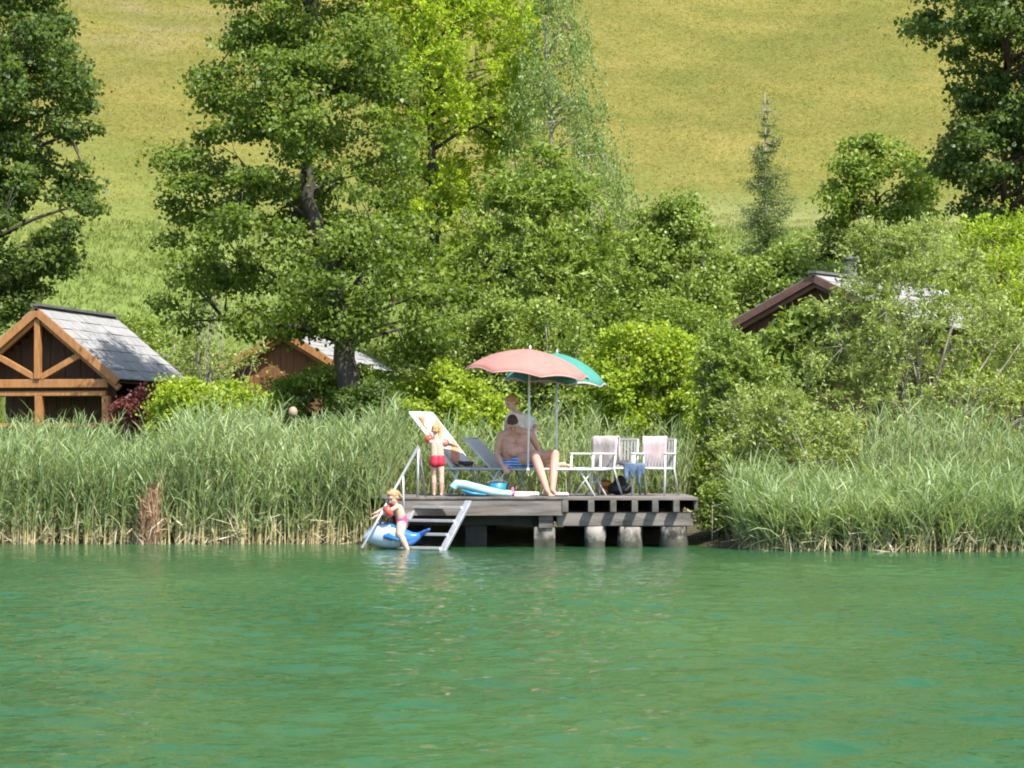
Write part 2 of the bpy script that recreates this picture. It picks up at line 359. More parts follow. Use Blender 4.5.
# meadow grass, ground cover
def grass(name, n, xr, yr, h, wd, mat, lean=.5, tmul=1, clump=0, zup=1.):
    x = rng.uniform(xr[0], xr[1], n); y = rng.uniform(yr[0], yr[1], n)
    if clump:
        k = max(1, n // clump); cx = x[:k]; cy = y[:k]; idx = rng.integers(0, k, n)
        x = cx[idx] + rng.normal(0, .08, n); y = cy[idx] + rng.normal(0, .08, n)
    z = ground_z(x, y); H = rng.uniform(h[0], h[1], n)
    A = np.stack([rng.normal(.15, lean, n), rng.normal(0, lean, n), np.full(n, zup)], 1); A = unit(A)
    C = np.stack([x, y, z], 1) + A * (H / 2)[:, None] * .9
    Nn = np.stack([rng.normal(0, 1, n), rng.normal(-1, 1, n), np.full(n, .3 if zup > .9 else 3.)], 1)
    patch = .5 + .1 * np.sin(x * .9 + y * .4) * np.sin(y * .8 - x * .3) + rng.normal(0, .22, n)
    me = leaves_mesh(name, C, A, Nn, H, rng.uniform(wd[0], wd[1], n), patch * tmul, mat)
    o = link_mesh(name, me); return o
g = grass('meadow_grass', 140000, (-27, 27), (87, 124), (.04, .13), (.02, .045), M['meadow'], .9, clump=2, zup=.45); g['kind'] = 'stuff'
g['label'] = 'dry olive meadow grass on the slope behind the trees'; g['category'] = 'grass'
g = grass('meadow_green_grass', 80000, (-24, 24), (68, 88), (.1, .3), (.02, .05), M['herb'], .7, clump=4); g['kind'] = 'stuff'
g['label'] = 'green valley meadow grass below the dry slope'; g['category'] = 'grass'
g = grass('undergrowth', 90000, (-15, 15), (45.5, 70), (.25, .8), (.04, .09), M['herb'], .6, clump=10); g['kind'] = 'stuff'
g['label'] = 'leafy green ground cover between shrubs and huts'; g['category'] = 'ground cover'

# ------------------------------------------------------------------ plants
def prof_interp(prof, py):
    p = np.array(prof, float); return np.interp(py, p[:, 0], p[:, 1]), np.interp(py, p[:, 0], p[:, 2])
def plant(name, label, cat, D, prof, nclump, cr, per, leaf, mat, bark, trunk=None, trad=.15, depth=.8, flat=.55,
          style='clump', group=None, seed=0, stems=1, outward=.5, ngap=0., upb=.7, limb=.035, tb=0.):
    """crown outline given as rows (py, left px, right px) at distance D; trunk as (px, py) points"""
    r = np.random.default_rng(seed + 100)
    ppm = F / D
    py0, py1 = prof[0][0], prof[-1][0]
    # sample clump heights weighted by width
    cand = r.uniform(py0, py1, nclump * 6); xl, xr = prof_interp(prof, cand); wd = xr - xl
    keep = r.random(len(cand)) < wd / wd.max(); cand = cand[keep][:nclump]; xl = xl[keep][:nclump]; xr = xr[keep][:nclump]
    n = len(cand); cx = (xl + xr) / 2; hw = (xr - xl) / 2 / ppm
    ang = r.uniform(0, 2 * np.pi, n); rr = r.random(n) ** (outward * .8)
    mid = np.array([P(a, c, D) for a, c in zip(cx, cand)])
    hwc = np.maximum(hw - cr * .35, .1)
    Cc = mid + np.stack([np.cos(ang) * rr * hwc, np.sin(ang) * rr * hwc * depth, np.zeros(n)], 1)
    if ngap:       # leave real holes in the crown
        s = np.sin(Cc[:, 0] * 2.3 + seed) * np.sin(Cc[:, 2] * 2.1 + seed * 2) + .6 * np.sin(Cc[:, 1] * 2.7 + Cc[:, 0] * 1.3)
        Cc = Cc[s > -1 + ngap]; n = len(Cc)
    gz = lambda x, y: float(ground_z(x, y))
    if trunk is None: bx = (prof[-1][1] + prof[-1][2]) / 2; trunk = [(bx, py1 + 10), (bx, (py0 + py1) / 2)]
    tp = [P(a, c, D) for a, c in trunk]
    base = Vector((tp[0].x, tp[0].y, gz(tp[0].x, tp[0].y)))
    root = empty(name, base, label, cat, group)
    tpts = [base - Vector((0, 0, .2))] + [p for p in tp if p.z > base.z + .15]
    zt = tpts[-1].z
    tm = MB()
    def trunk_at(z):
        for a, c in zip(tpts[:-1], tpts[1:]):
            if c.z >= z: u = (z - a.z) / max(c.z - a.z, 1e-3); return a.lerp(c, min(max(u, 0), 1))
        return tpts[-1]
    if stems == 1:
        fine = []; 
        for a, c in zip(tpts[:-1], tpts[1:]):
            for k in range(4): fine.append(a.lerp(c, k / 4) + Vector((r.normal(0, trad * .1), r.normal(0, trad * .1), 0)))
        fine.append(tpts[-1])
        tot = len(fine) - 1; tm.tube(fine, [trad * (1 - .85 * i / tot) * (1.25 if i == 0 else 1) for i in range(tot + 1)], 9)
        tm.build('trunk', bark, root, smooth=True)
    bm = MB(); zlow = P(0, py1, D).z + .1
    if stems > 1:
        for k in range(stems):
            tgt = Vector(Cc[r.integers(0, n)]); b0 = base + Vector((r.normal(0, .25), r.normal(0, .2), -.1))
            md = b0.lerp(tgt, .5) + Vector((r.normal(0, .15), r.normal(0, .15), .25))
            bm.tube([b0, b0.lerp(md, .6), md, tgt], [trad, trad * .8, trad * .6, trad * .2], 6)
    nm = min(n, max(7, n // 9)); order = r.permutation(n); mids = []
    for i in order[:nm]:
        c = Vector(Cc[i])
        if stems == 1:
            dist = math.hypot(c.x - base.x, c.y - base.y)
            a = trunk_at(min(max(c.z - dist * .3 - .2, zlow + .25 * r.random()), zt))
        else: a = base + Vector((r.normal(0, .08), r.normal(0, .08), -.1))
        md = a.lerp(c, .55) + Vector((r.normal(0, .15), r.normal(0, .15), .12 + tb))
        q1 = a.lerp(md, .5) + Vector((r.normal(0, .06), r.normal(0, .06), .05)); q3 = md.lerp(c, .5) + Vector((r.normal(0, .08), r.normal(0, .08), .04))
        Lb = (c - a).length; rb = min(limb * 1.4, .012 + .018 * Lb)
        bm.tube([a, q1, md, q3, c], [rb, rb * .8, rb * .6, rb * .42, rb * .2], 6)
        mids += [(md, rb * .5), (q3, rb * .4), (c, rb * .25)]
    mp = np.array([m_[0] for m_ in mids])
    for i in order[nm:]:
        c = Vector(Cc[i]); dd = np.linalg.norm(mp - Cc[i], axis=1); k = int(np.argmin(dd)); a = mids[k][0]
        if dd[k] < .05: continue
        md = a.lerp(c, .5) + Vector((r.normal(0, .05), r.normal(0, .05), .05)); rb = max(mids[k][1], .007)
        bm.tube([a, md, c], [rb, rb * .6, rb * .25], 4)
    if bm.v: bm.build('branches', bark, root, smooth=True)
    # leaves
    tot = n * per; idx = np.repeat(np.arange(n), per)
    ctint = r.normal(.5, .14, n)
    crr = cr * r.uniform(.6, 1.3, n)
    Lf = r.uniform(.7, 1.3, tot) * leaf[0]; Wf = Lf * leaf[1] / leaf[0] * r.uniform(.8, 1.2, tot)
    if style == 'clump':
        d = unit(r.normal(0, 1, (tot, 3))); rad = r.random(tot) ** .45
        off = d * rad[:, None] * crr[idx][:, None] * np.array([1, 1, flat])
        # ragged edge: a share of leaves on little outlying twigs
        tw = r.random(tot) < .16; off[tw] *= r.uniform(1.1, 1.7, (tw.sum(), 1))
        C = Cc[idx] + off
        Nn = unit(r.normal(0, .75, (tot, 3)) + d * .4 + np.array([0, 0, upb]))
        A = r.normal(0, 1, (tot, 3)) + d * .6; A[:, 2] -= .25
    elif style == 'hang':
        ns = 9; sidx = r.integers(0, ns, tot); so = r.normal(0, .55, (n, ns, 2)) * crr[:, None, None]
        ln = r.uniform(.5, 1.6, (n, ns)) * cr * 1.7
        u = r.random(tot); oo = so[idx, sidx]
        C = Cc[idx] + np.stack([oo[:, 0] + u * .12, oo[:, 1], -u * ln[idx, sidx] + cr * .4], 1) + r.normal(0, .035, (tot, 3))
        Nn = r.normal(0, 1, (tot, 3)) + np.array([0, -.3, .3]); A = r.normal(0, .5, (tot, 3)) - np.array([0, 0, 1.])
    elif style == 'spray':       # leafy shoots radiating up and out of each clump (willow, ash)
        ns = 12; sidx = r.integers(0, ns, tot); sd = r.normal(0, .7, (n, ns, 3)); sd[:, :, 2] += .55 + upb * .3
        sd /= np.linalg.norm(sd, axis=2, keepdims=True); ln = r.uniform(.6, 1.5, (n, ns)) * cr * 1.3
        u = r.random(tot) ** .7; dd = sd[idx, sidx]; pos = u * ln[idx, sidx]
        C = Cc[idx] + dd * pos[:, None] + r.normal(0, leaf[0] * .28, (tot, 3)); C[:, 2] -= (u ** 2) * cr * .5
        A = dd + r.normal(0, .55, (tot, 3)); A[:, 2] -= .2
        Nn = r.normal(0, .7, (tot, 3)) + np.array([0, -.1, upb])
    tint = ctint[idx] + r.normal(0, .2, tot)
    me = leaves_mesh('crown', C, A, Nn, Lf, Wf, tint, mat)
    link_mesh('crown' if stems == 1 else 'foliage', me, root)
    return root

# big trees
plant('alder_tree', 'large dark green alder with bare lower trunk and tiered limbs, left of the bathing dock', 'tree', 50,
      [(-70, 235, 385), (0, 215, 400), (60, 205, 405), (110, 185, 415), (150, 165, 420), (200, 150, 425), (250, 145, 455), (300, 148, 475), (322, 165, 470), (335, 300, 470), (355, 400, 462)],
      340, .52, 210, (.095, .075), M['alder'], M['bark'],
      [(352, 415), (343, 340), (330, 270), (308, 200), (302, 130), (305, 50), (310, -50)], .27, seed=1, flat=.5, ngap=.38, limb=.06)
plant('oak_tree', 'tall dark leafy tree rising out of the left edge above the gabled hut', 'tree', 56,
      [(-70, -140, 50), (0, -140, 65), (50, -140, 88), (85, -140, 100), (120, -140, 112), (150, -140, 80), (190, -140, 105), (225, -140, 122), (260, -140, 85), (310, -140, 50), (330, -140, 20)],
      420, .46, 170, (.11, .085), M['dark_leaf'], M['bark'], [(-30, 420), (-34, 200), (-36, -50)], .28, seed=2, flat=.5, ngap=.12, limb=.06)
plant('locust_tree', 'bright yellow green feathery tree right behind the large alder', 'tree', 63,
      [(-70, 360, 500), (-10, 350, 535), (30, 340, 552), (70, 345, 560), (120, 360, 545), (170, 380, 510), (230, 385, 475), (300, 390, 460)],
      360, .5, 230, (.11, .045), M['yellow_leaf'], M['bark'], [(440, 420), (435, 250), (430, 100), (430, -50)], .18, style='spray', seed=3, ngap=.1)
plant('birch_tree', 'slender grey green birch with hanging twigs in the middle of the tree belt', 'tree', 61,
      [(-70, 535, 560), (-20, 525, 572), (40, 520, 585), (75, 512, 600), (120, 498, 618), (170, 490, 640), (230, 490, 655), (300, 500, 665)],
      230, .42, 150, (.075, .04), M['birch_leaf'], M['bark_grey'], [(560, 420), (556, 250), (549, 100), (545, -60)], .12, style='hang', seed=4, ngap=.22, limb=.03)
plant('ash_tree', 'mid green young ash in front of the birch, above the umbrellas', 'tree', 57,
      [(155, 520, 560), (185, 490, 590), (220, 460, 620), (260, 445, 640), (300, 440, 650), (350, 440, 650)],
      230, .42, 150, (.13, .055), M['ash_leaf'], M['bark'], [(545, 430), (542, 300), (540, 180)], .1, style='spray', seed=5, ngap=.12)
plant('hazel_tree', 'small bushy green tree between the ash and the thin spruce', 'tree', 60,
      [(195, 655, 690), (215, 635, 710), (250, 618, 722), (290, 612, 735), (340, 610, 745)],
      150, .4, 150, (.1, .07), M['bush_leaf'], M['bark'], [(675, 430), (672, 330), (668, 220)], .08, seed=6, ngap=.12)
plant('maple_tree', 'tall dark tree with reddish trunk at the right edge above the shrubs', 'tree', 60,
      [(-70, 920, 1180), (0, 905, 1180), (28, 893, 1180), (45, 900, 1180), (60, 945, 1180), (100, 945, 1180), (125, 925, 1180), (160, 920, 1180), (185, 950, 1180), (215, 955, 1180), (245, 1000, 1150)],
      460, .5, 160, (.12, .09), M['dark_leaf'], M['bark_red'], [(1003, 420), (1004, 250), (1004, 120), (1010, -50)], .17, seed=7, flat=.5, ngap=.3, limb=.032)
plant('elm_tree', 'light green small tree standing before the meadow, left of the tall right hand tree', 'tree', 66,
      [(130, 850, 890), (150, 835, 920), (175, 820, 945), (210, 815, 940), (260, 815, 940)],
      120, .42, 110, (.12, .08), M['ash_leaf'], M['bark'], [(880, 420), (878, 300), (875, 150)], .09, seed=8, ngap=.2)
# spruce: whorls of needles
def spruce():
    D = 68; b = P(767, 300, D); base = Vector((b.x, b.y, float(ground_z(b.x, b.y)))); top = P(765, 92, D)
    root = empty('spruce_tree', base, 'thin young spruce with sparse tip in front of the dry meadow', 'tree')
    MB().tube([base - Vector((0, 0, .2)), base.lerp(top, .5), top], [.09, .05, .008], 7).build('trunk', M['bark_grey'], root, smooth=True)
    bm = MB(); C = []; A = []; r = np.random.default_rng(3)
    H = top.z - base.z; k = 0
    z = base.z + 1.0
    while z < top.z - .1:
        u = (top.z - z) / H; Lb = .12 + 1.25 * u ** .85
        for j in range(r.integers(5, 8)):
            a = r.uniform(0, 6.28); l = Lb * r.uniform(.6, 1.15); dx = Vector((math.cos(a), math.sin(a), 0))
            p0 = Vector((base.x, base.y, z)); p1 = p0 + dx * l * .55 - Vector((0, 0, l * .12)); p2 = p0 + dx * l + Vector((0, 0, l * (.05 if u > .3 else .5)))
            bm.tube([p0, p1, p2], [.014, .009, .003], 4)
            nn = int((30 + l * 190) * min(1, .12 + u * 1.9))
            for q in range(nn if u > .15 else nn // 2):
                s = r.random(); p = (p0.lerp(p1, s * 2) if s < .5 else p1.lerp(p2, s * 2 - 1))
                C.append(p + Vector(r.normal(0, .03 + .05 * (u > .25), 3)) - Vector((0, 0, .03))); A.append(dx * .6 + Vector(r.normal(0, .6, 3)))
        z += r.uniform(.16, .27)
    C = np.array(C); A = np.array(A); n = len(C)
    bm.build('branches', M['bark_grey'], root)
    me = leaves_mesh('crown', C, A, r.normal(0, 1, (n, 3)), r.uniform(.06, .12, n), r.uniform(.015, .03, n), r.normal(.5, .25, n), M['needle'])
    link_mesh('crown', me, root)
spruce()
# shrubs
def shrub(name, label, D, prof, nc, mat, seed, cr=.33, per=150, leaf=(.08, .055), style='clump', bark=None, trad=.03, ngap=.08, flat=.7, cat='bush', stems=6, **kw):
    return plant(name, label, cat, D, prof, nc, cr, per, leaf, mat, bark or M['bark_grey'], None, trad, .7, flat, style, None, seed, stems, .5, ngap, limb=.018, **kw)
shrub('round_bush', 'dense round lime green bush directly behind the towel covered chairs', 46.3,
      [(326, 620, 675), (334, 600, 692), (355, 587, 702), (400, 583, 706), (440, 588, 706), (480, 600, 705)], 240, M['lime_leaf'], 11, cr=.26, per=150, leaf=(.07, .055), ngap=0)
shrub('yellow_bush', 'yellow green bush between the alder trunk and the salmon umbrella', 49.5,
      [(368, 405, 460), (385, 385, 490), (400, 370, 520), (450, 360, 540)], 170, M['lime_leaf'], 12, cr=.3)
shrub('umbrella_bush', 'leafy green bush rising behind the two umbrellas', 52,
      [(300, 490, 560), (318, 470, 580), (345, 455, 600), (400, 460, 600), (455, 480, 610)], 190, M['bush_leaf'], 13, cr=.34)
shrub('pale_bush', 'pale grey green shoots of a willow bush right of the alder crown', 54,
      [(318, 440, 520), (340, 420, 520), (380, 400, 520), (440, 400, 520)], 110, M['willow_leaf'], 14, style='spray', leaf=(.1, .03), cr=.36)
shrub('hut_bush', 'yellow green leafy bush before the shingle roof corner of the left hut', 48.3,
      [(382, 160, 200), (388, 150, 250), (398, 150, 270), (420, 150, 270), (450, 150, 270)], 120, M['lime_leaf'], 15, cr=.28)
shrub('shady_bush', 'dark green bush shaded by the alder, in front of the middle hut', 51,
      [(372, 300, 385), (385, 262, 385), (400, 240, 390), (430, 235, 390)], 130, M['ash_leaf'], 16, cr=.3)
shrub('twiggy_bush', 'loose twiggy shrub between the left hut roof and the middle hut', 58,
      [(255, 200, 235), (290, 180, 260), (330, 170, 270), (385, 160, 270)], 60, M['willow_leaf'], 17, cr=.4, per=70, style='spray', leaf=(.09, .04), ngap=.3, stems=16, trad=.018)
shrub('red_bush', 'dark red leaved bush beside the left hut, under its eave', 50.5,
      [(390, 122, 150), (400, 112, 162), (425, 110, 166)], 26, M['red_leaf'], 18, cr=.24, per=130, leaf=(.07, .05))
shrub('broadleaf_bush', 'bush with big upright leaves in front of the dark right hut gable', 50,
      [(312, 800, 845), (330, 775, 850), (345, 745, 850), (365, 730, 850), (400, 720, 850)], 80, M['bush_leaf'], 19, cr=.3, per=75, style='spray', leaf=(.2, .08), ngap=.25)
shrub('bank_bush', 'soft pale green bush at the right hand end of the bathing dock', 44.6,
      [(335, 700, 735), (365, 690, 770), (400, 695, 800), (440, 690, 820), (480, 690, 830), (520, 690, 800), (535, 700, 760)], 260, M['bush_leaf'], 20, cr=.28, per=150, style='spray', leaf=(.075, .035), stems=10)
shrub('willow_bush', 'large pale willow with crooked grey limbs in front of the right hut roof', 48.5,
      [(228, 850, 935), (255, 835, 990), (285, 835, 1010), (315, 815, 1020), (340, 800, 1050), (390, 770, 1060), (440, 765, 1060), (490, 780, 1060)], 390, M['willow_leaf'], 21, cr=.34, per=170, style='spray', leaf=(.085, .03), stems=12, trad=.045, ngap=.2)
shrub('edge_bush', 'yellowish green bush below the tall tree at the right edge', 53,
      [(225, 960, 1040), (250, 935, 1090), (300, 930, 1100), (360, 930, 1100), (420, 930, 1100)], 210, M['lime_leaf'], 22, cr=.4, per=130, style='spray', leaf=(.1, .045))
shrub('hedge_bush', 'mid green hedge bush at the foot of the thin spruce', 64,
      [(248, 740, 800), (262, 715, 835), (290, 700, 850), (340, 700, 850)], 130, M['bush_leaf'], 23, cr=.42, per=130, leaf=(.11, .08))
shrub('meadow_bush', 'low pale bush on the meadow foot between spruce and light green tree', 66,
      [(236, 800, 860), (250, 780, 900), (290, 780, 900)], 90, M['willow_leaf'], 24, cr=.42, per=120, leaf=(.11, .05))
shrub('roof_bush', 'green bush filling the gap left of the right hut eave', 56,
      [(300, 640, 720), (325, 620, 735), (370, 600, 735), (420, 600, 735)], 150, M['ash_leaf'], 25, cr=.36, per=140)
shrub('left_bush', 'small green bush behind the left hut at the meadow edge', 64,
      [(318, 120, 200), (335, 100, 220), (370, 90, 230)], 60, M['bush_leaf'], 26, cr=.4, per=110, leaf=(.1, .07))
shrub('low_willow', 'low pale green willow shoots rising right behind the right bank reed fringe', 42.8,
      [(395, 740, 800), (420, 715, 860), (450, 705, 900), (490, 700, 930), (520, 710, 930)], 150, M['willow_leaf'], 29, cr=.26, per=150, style='spray', leaf=(.07, .03), stems=14, trad=.015)
shrub('waterside_bush', 'dark green bush hanging to the water at the right end of the dock', 41.0,
      [(485, 702, 750), (500, 698, 765), (525, 700, 760), (546, 706, 745)], 75, M['bush_leaf'], 28, cr=.17, per=140, leaf=(.06, .04), trad=.012)
shrub('trunk_bush', 'dark leafy shoots around the foot of the alder trunk', 49,
      [(385, 355, 385), (400, 330, 395), (430, 320, 400)], 60, M['dark_leaf'], 27, cr=.24, per=120)

# ------------------------------------------------------------------ reeds
def reeds(name, label, n, xr, yr, h, mat, smat, seed, lpl=9, lean=.12, ll=(.3, .55), lw=(.013, .026), low=.25, wind=.55, hfun=None, bunch=True):
    r = np.random.default_rng(seed)
    x = r.uniform(xr[0], xr[1], n); t0 = r.random(n) ** 1.3
    y = shore(x) + yr[0] + t0 * (yr[1] - yr[0])
    base = np.stack([x, y, np.maximum(ground_z(x, y), -.35) - .05], 1)
    H = r.uniform(h[0], h[1], n) * (1 + .1 * np.sin(x * 2.2) + .06 * np.sin(x * 5.1 + y))
    if hfun is not None: H = H * hfun(x, y)
    ld = np.stack([r.normal(wind * lean * 1.2, lean, n), r.normal(0, lean, n)], 1)
    def pos(i, u):       # point on stem i at fraction u
        p = base[i].copy(); p[:, 2] += H[i] * u; p[:, :2] += ld[i] * (u ** 2 * H[i])[:, None]; return p
    # stems: 3-quad crossed strips
    segs = 4; V = []; Q = []; T = []; allv = []
    ia = np.arange(n); us = np.linspace(0, 1, segs + 1); st = r.normal(.5, .3, n); tanv = r.uniform(1.8, 7, n)
    verts = np.empty((n, segs + 1, 2, 3)); tv = np.empty((n, segs + 1, 2))
    ang = r.uniform(-.6, .6, n); sd = np.stack([np.cos(ang), np.sin(ang), np.zeros(n)], 1)
    for k, u in enumerate(us):
        p = pos(ia, np.full(n, u)); wdt = (.011 * (1 - .6 * u)) * 1.0
        verts[:, k, 0] = p - sd * wdt; verts[:, k, 1] = p + sd * wdt
        tv[:, k, :] = (np.clip(.95 - u * tanv, 0, 1) * .9 + st * .25)[:, None]
    b0 = (np.arange(n) * (segs + 1) * 2)[:, None] + np.arange(segs)[None, :] * 2
    q = np.stack([b0, b0 + 1, b0 + 3, b0 + 2], -1).reshape(-1, 4)
    root = empty(name, (0, 0, 0)); root['kind'] = 'stuff'; root['label'] = label; root['category'] = 'reeds'
    root.location = (float(np.mean(x)), float(np.mean(y)), 0)
    link_mesh('stems', fast_mesh('stems', verts.reshape(-1, 3), q, tv.ravel(), smat), root)
    # leaves: arching strips of 4 segments
    m_ = n * lpl; i = np.repeat(ia, lpl); u = low + (1 - low) * r.random(m_) ** .8
    p0 = pos(i, u); az = r.normal(0, 1.0, m_) * .9 + np.where(r.random(m_) < wind, 0, np.pi)
    el = r.uniform(.85, 1.4, m_); L = r.uniform(ll[0], ll[1], m_) * (1.1 - .4 * u); W = r.uniform(lw[0], lw[1], m_)
    curl = r.uniform(.05, 1.0, m_) + (r.random(m_) < .2) * .8; S = 4
    lv = np.empty((m_, S + 1, 2, 3)); p = p0.copy(); e = el.copy(); tw = r.normal(0, .5, m_)
    side = np.stack([-np.sin(az), np.cos(az), np.zeros(m_)], 1)
    for k in range(S + 1):
        d = np.stack([np.cos(az) * np.cos(e), np.sin(az) * np.cos(e), np.sin(e)], 1)
        nn = np.cross(side, d); sv = side * np.cos(tw)[:, None] + nn * np.sin(tw)[:, None]
        wk = (W * [.5, 1, .9, .6, .08][k] / 2)[:, None]
        lv[:, k, 0] = p - sv * wk; lv[:, k, 1] = p + sv * wk
        p = p + d * (L / S)[:, None]; e = e - curl / S
    b0 = (np.arange(m_) * (S + 1) * 2)[:, None] + np.arange(S)[None, :] * 2
    q = np.stack([b0, b0 + 1, b0 + 3, b0 + 2], -1).reshape(-1, 4)
    tint = np.repeat((r.normal(.45, .2, m_) + .12 * np.sin(x * 1.3 + 1)[i]), (S + 1) * 2)
    nd = int(n * 2.2); di = r.integers(0, n, nd); dc = base[di] + np.stack([r.normal(0, .08, nd), r.normal(-.03, .08, nd), .05 + np.abs(r.normal(0, .26, nd))], 1)
    dA = np.stack([r.normal(.2, .5, nd), r.normal(0, .4, nd), r.normal(.3, .8, nd)], 1)
    link_mesh('dead_blades', leaves_mesh('dead_blades', dc, dA, r.normal(0, 1, (nd, 3)), r.uniform(.2, .5, nd), r.uniform(.012, .026, nd), r.normal(.5, .3, nd), M['straw']), root)
    link_mesh('blades', fast_mesh('blades', lv.reshape(-1, 3), q, np.clip(tint, 0, 1), mat), root)
    return root
reeds('reed_bed', 'blue green reed bed along the whole left bank', 2300, (-9.3, -2.15), (-.1, 3.6), (1.4, 2.0), M['reed'], M['reed_stem'], 31, lpl=13, low=.08, lean=.15, hfun=lambda x, y: np.interp(x, [-9, -6.5, -5, -2], [.8, .82, .96, .93]))
reeds('reed_bed', 'sparser reeds growing behind the bathing dock', 600, (-2.3, 2.9), (2.1, 4.3), (1.1, 1.75), M['reed'], M['reed_stem'], 32, lpl=10, low=.1)
reeds('reed_bed', 'arching pale reeds along the right bank below the willow', 1300, (3.45, 9.2), (-.05, 1.8), (.5, .95), M['reed'], M['reed_stem'], 33, lpl=12, low=.05, lean=.25, ll=(.4, .75), hfun=lambda x, y: .85 + .15 * (y - shore(x)))
reeds('reed_bed', 'tall upright green reeds behind the right bank fringe', 520, (5.6, 9.6), (1.8, 4.5), (1.1, 1.85), M['reed'], M['reed_stem'], 34, lpl=10, low=.1)
d = reeds('dry_reed_clump', 'pinkish brown clump of dead reeds at the waterline on the left', 36, (-5.9, -5.65), (-.28, -.05), (.75, 1.15), M['dry_reed'], M['dry_reed'], 35, lpl=8, lean=.04, ll=(.2, .4), low=.05)

# ------------------------------------------------------------------ huts
def hut(label, apex_px, D, hw, rise, length, ang, over, wall_m, trim_m, door=True, truss=False, fascia_m=None, name='timber_hut'):
    """gable faces the lake; ang turns the ridge to the right of the view axis"""
    a = P(apex_px[0], apex_px[1], D); rd = Vector((math.sin(ang), math.cos(ang), 0)); gd = Vector((math.cos(ang), -math.sin(ang), 0))
    gz = float(ground_z(a.x, a.y + length / 2)); Zv = Vector((0, 0, 1))
    base = Vector((a.x, a.y, gz)) + rd * length / 2
    root = empty(name, base, label, 'hut')
    sl = math.hypot(hw, rise)
    rot = Matrix((gd, rd, Zv)).transposed()
    def W(u, v, z): return Vector((a.x, a.y, 0)) + gd * u + rd * v + Zv * z    # u across, v along ridge, z absolute
    # roof: overlapping courses of shingles, each shingle its own little slab
    rb = MB(); rr = random.Random(int(apex_px[0]))
    nc = 7
    for s in (-1, 1):
        dn = (gd * s * hw - Zv * rise) / sl; nn = (gd * s * rise + Zv * hw) / sl
        for i in range(nc):
            t0 = sl * i / nc - .04; t1 = sl * (i + 1) / nc + .03
            v = 0.0
            while v < length:
                wd = min(rr.uniform(.42, .62), length - v)
                c = Vector((a.x, a.y, a.z)) + rd * (v + wd / 2) + dn * (t0 + t1) / 2 + nn * (.03 + .012 * rr.random())
                tl = .035
                m3 = Matrix(((dn * math.cos(tl) + nn * math.sin(tl)), rd, (nn * math.cos(tl) - dn * math.sin(tl)))).transposed()
                rb.box(c, (t1 - t0, wd - .008, .022), rot=m3); v += wd
    roof = rb.build('roof', M['shingle'], root)
    MB().beam(a - rd * .05 + Zv * .085, a + rd * (length + .05) + Zv * .085, .2, .05).build('ridge_cap', M['ridge'], roof)
    fm = fascia_m or trim_m
    # under boards and rafters: barge boards front and back
    for v0 in (0.02, length - .02):
        for s in (-1, 1):
            e = a + gd * s * hw - Zv * rise + rd * v0; top = a + rd * v0
            dn = (e - top).normalized()
            MB().beam(top - Zv * .05, e - Zv * .05, .05, .16, up=Zv).build('barge_board', fm, root, bevel=.006)
            if v0 < 1: MB().beam(top - Zv * .17 + rd * .12, e - Zv * .17 + rd * .12, .1, .12, up=Zv).build('rafter', trim_m, root, bevel=.006)
    ub = MB()
    for s in (-1, 1):
        e = gd * s * (hw - .05) - Zv * rise
        q = [a + rd * .06, a + rd * (length - .06), a + rd * (length - .06) + e, a + rd * .06 + e]
        ub.add([p - Zv * .03 for p in q] + [p - Zv * .06 for p in q], [(0, 1, 2, 3), (7, 6, 5, 4), (0, 4, 5, 1), (1, 5, 6, 2), (2, 6, 7, 3), (3, 7, 4, 0)])
    ub.build('roof_boards', wall_m, root)
    iw = hw - over; ez = a.z - rise * iw / hw - .1
    rec = .75 if truss else .3
    # gable wall of vertical boards
    def boards(v, umin, umax, zfun, z0, bw=.16):
        wb = MB(); u = umin; k = 0
        while u < umax - .01:
            w2 = min(bw, umax - u); zt = zfun(u + w2 / 2)
            if zt > z0: wb.box(W(u + w2 / 2, v + (k % 2) * .012, (z0 + zt) / 2), (w2 - .006, .03, zt - z0), rot=rot)
            u += bw; k += 1
        return wb
    gfun = lambda u: a.z - rise * abs(u) / hw - .1
    tie_z = a.z - rise * 1.05
    if truss:
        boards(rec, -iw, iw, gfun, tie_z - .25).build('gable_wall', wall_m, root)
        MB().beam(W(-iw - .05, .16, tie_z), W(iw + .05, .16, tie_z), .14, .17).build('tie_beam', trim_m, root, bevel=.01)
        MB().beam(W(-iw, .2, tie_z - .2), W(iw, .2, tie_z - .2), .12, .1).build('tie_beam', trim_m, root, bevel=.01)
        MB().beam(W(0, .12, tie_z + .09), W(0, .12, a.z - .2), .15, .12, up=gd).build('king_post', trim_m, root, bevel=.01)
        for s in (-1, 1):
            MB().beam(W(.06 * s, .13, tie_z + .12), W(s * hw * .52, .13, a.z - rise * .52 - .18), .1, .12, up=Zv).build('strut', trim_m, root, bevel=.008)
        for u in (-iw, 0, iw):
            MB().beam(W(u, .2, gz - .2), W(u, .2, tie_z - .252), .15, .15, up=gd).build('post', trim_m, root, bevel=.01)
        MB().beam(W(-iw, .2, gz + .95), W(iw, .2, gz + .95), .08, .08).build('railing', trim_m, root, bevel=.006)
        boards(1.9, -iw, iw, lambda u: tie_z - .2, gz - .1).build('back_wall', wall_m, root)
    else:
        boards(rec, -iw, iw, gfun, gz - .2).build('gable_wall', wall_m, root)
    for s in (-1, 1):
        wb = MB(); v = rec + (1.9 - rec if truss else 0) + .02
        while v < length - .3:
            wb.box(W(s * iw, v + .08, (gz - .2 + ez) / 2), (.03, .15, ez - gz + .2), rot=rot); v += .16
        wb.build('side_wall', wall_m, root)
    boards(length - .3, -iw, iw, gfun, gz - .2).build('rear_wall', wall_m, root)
    return root, W, a, gz
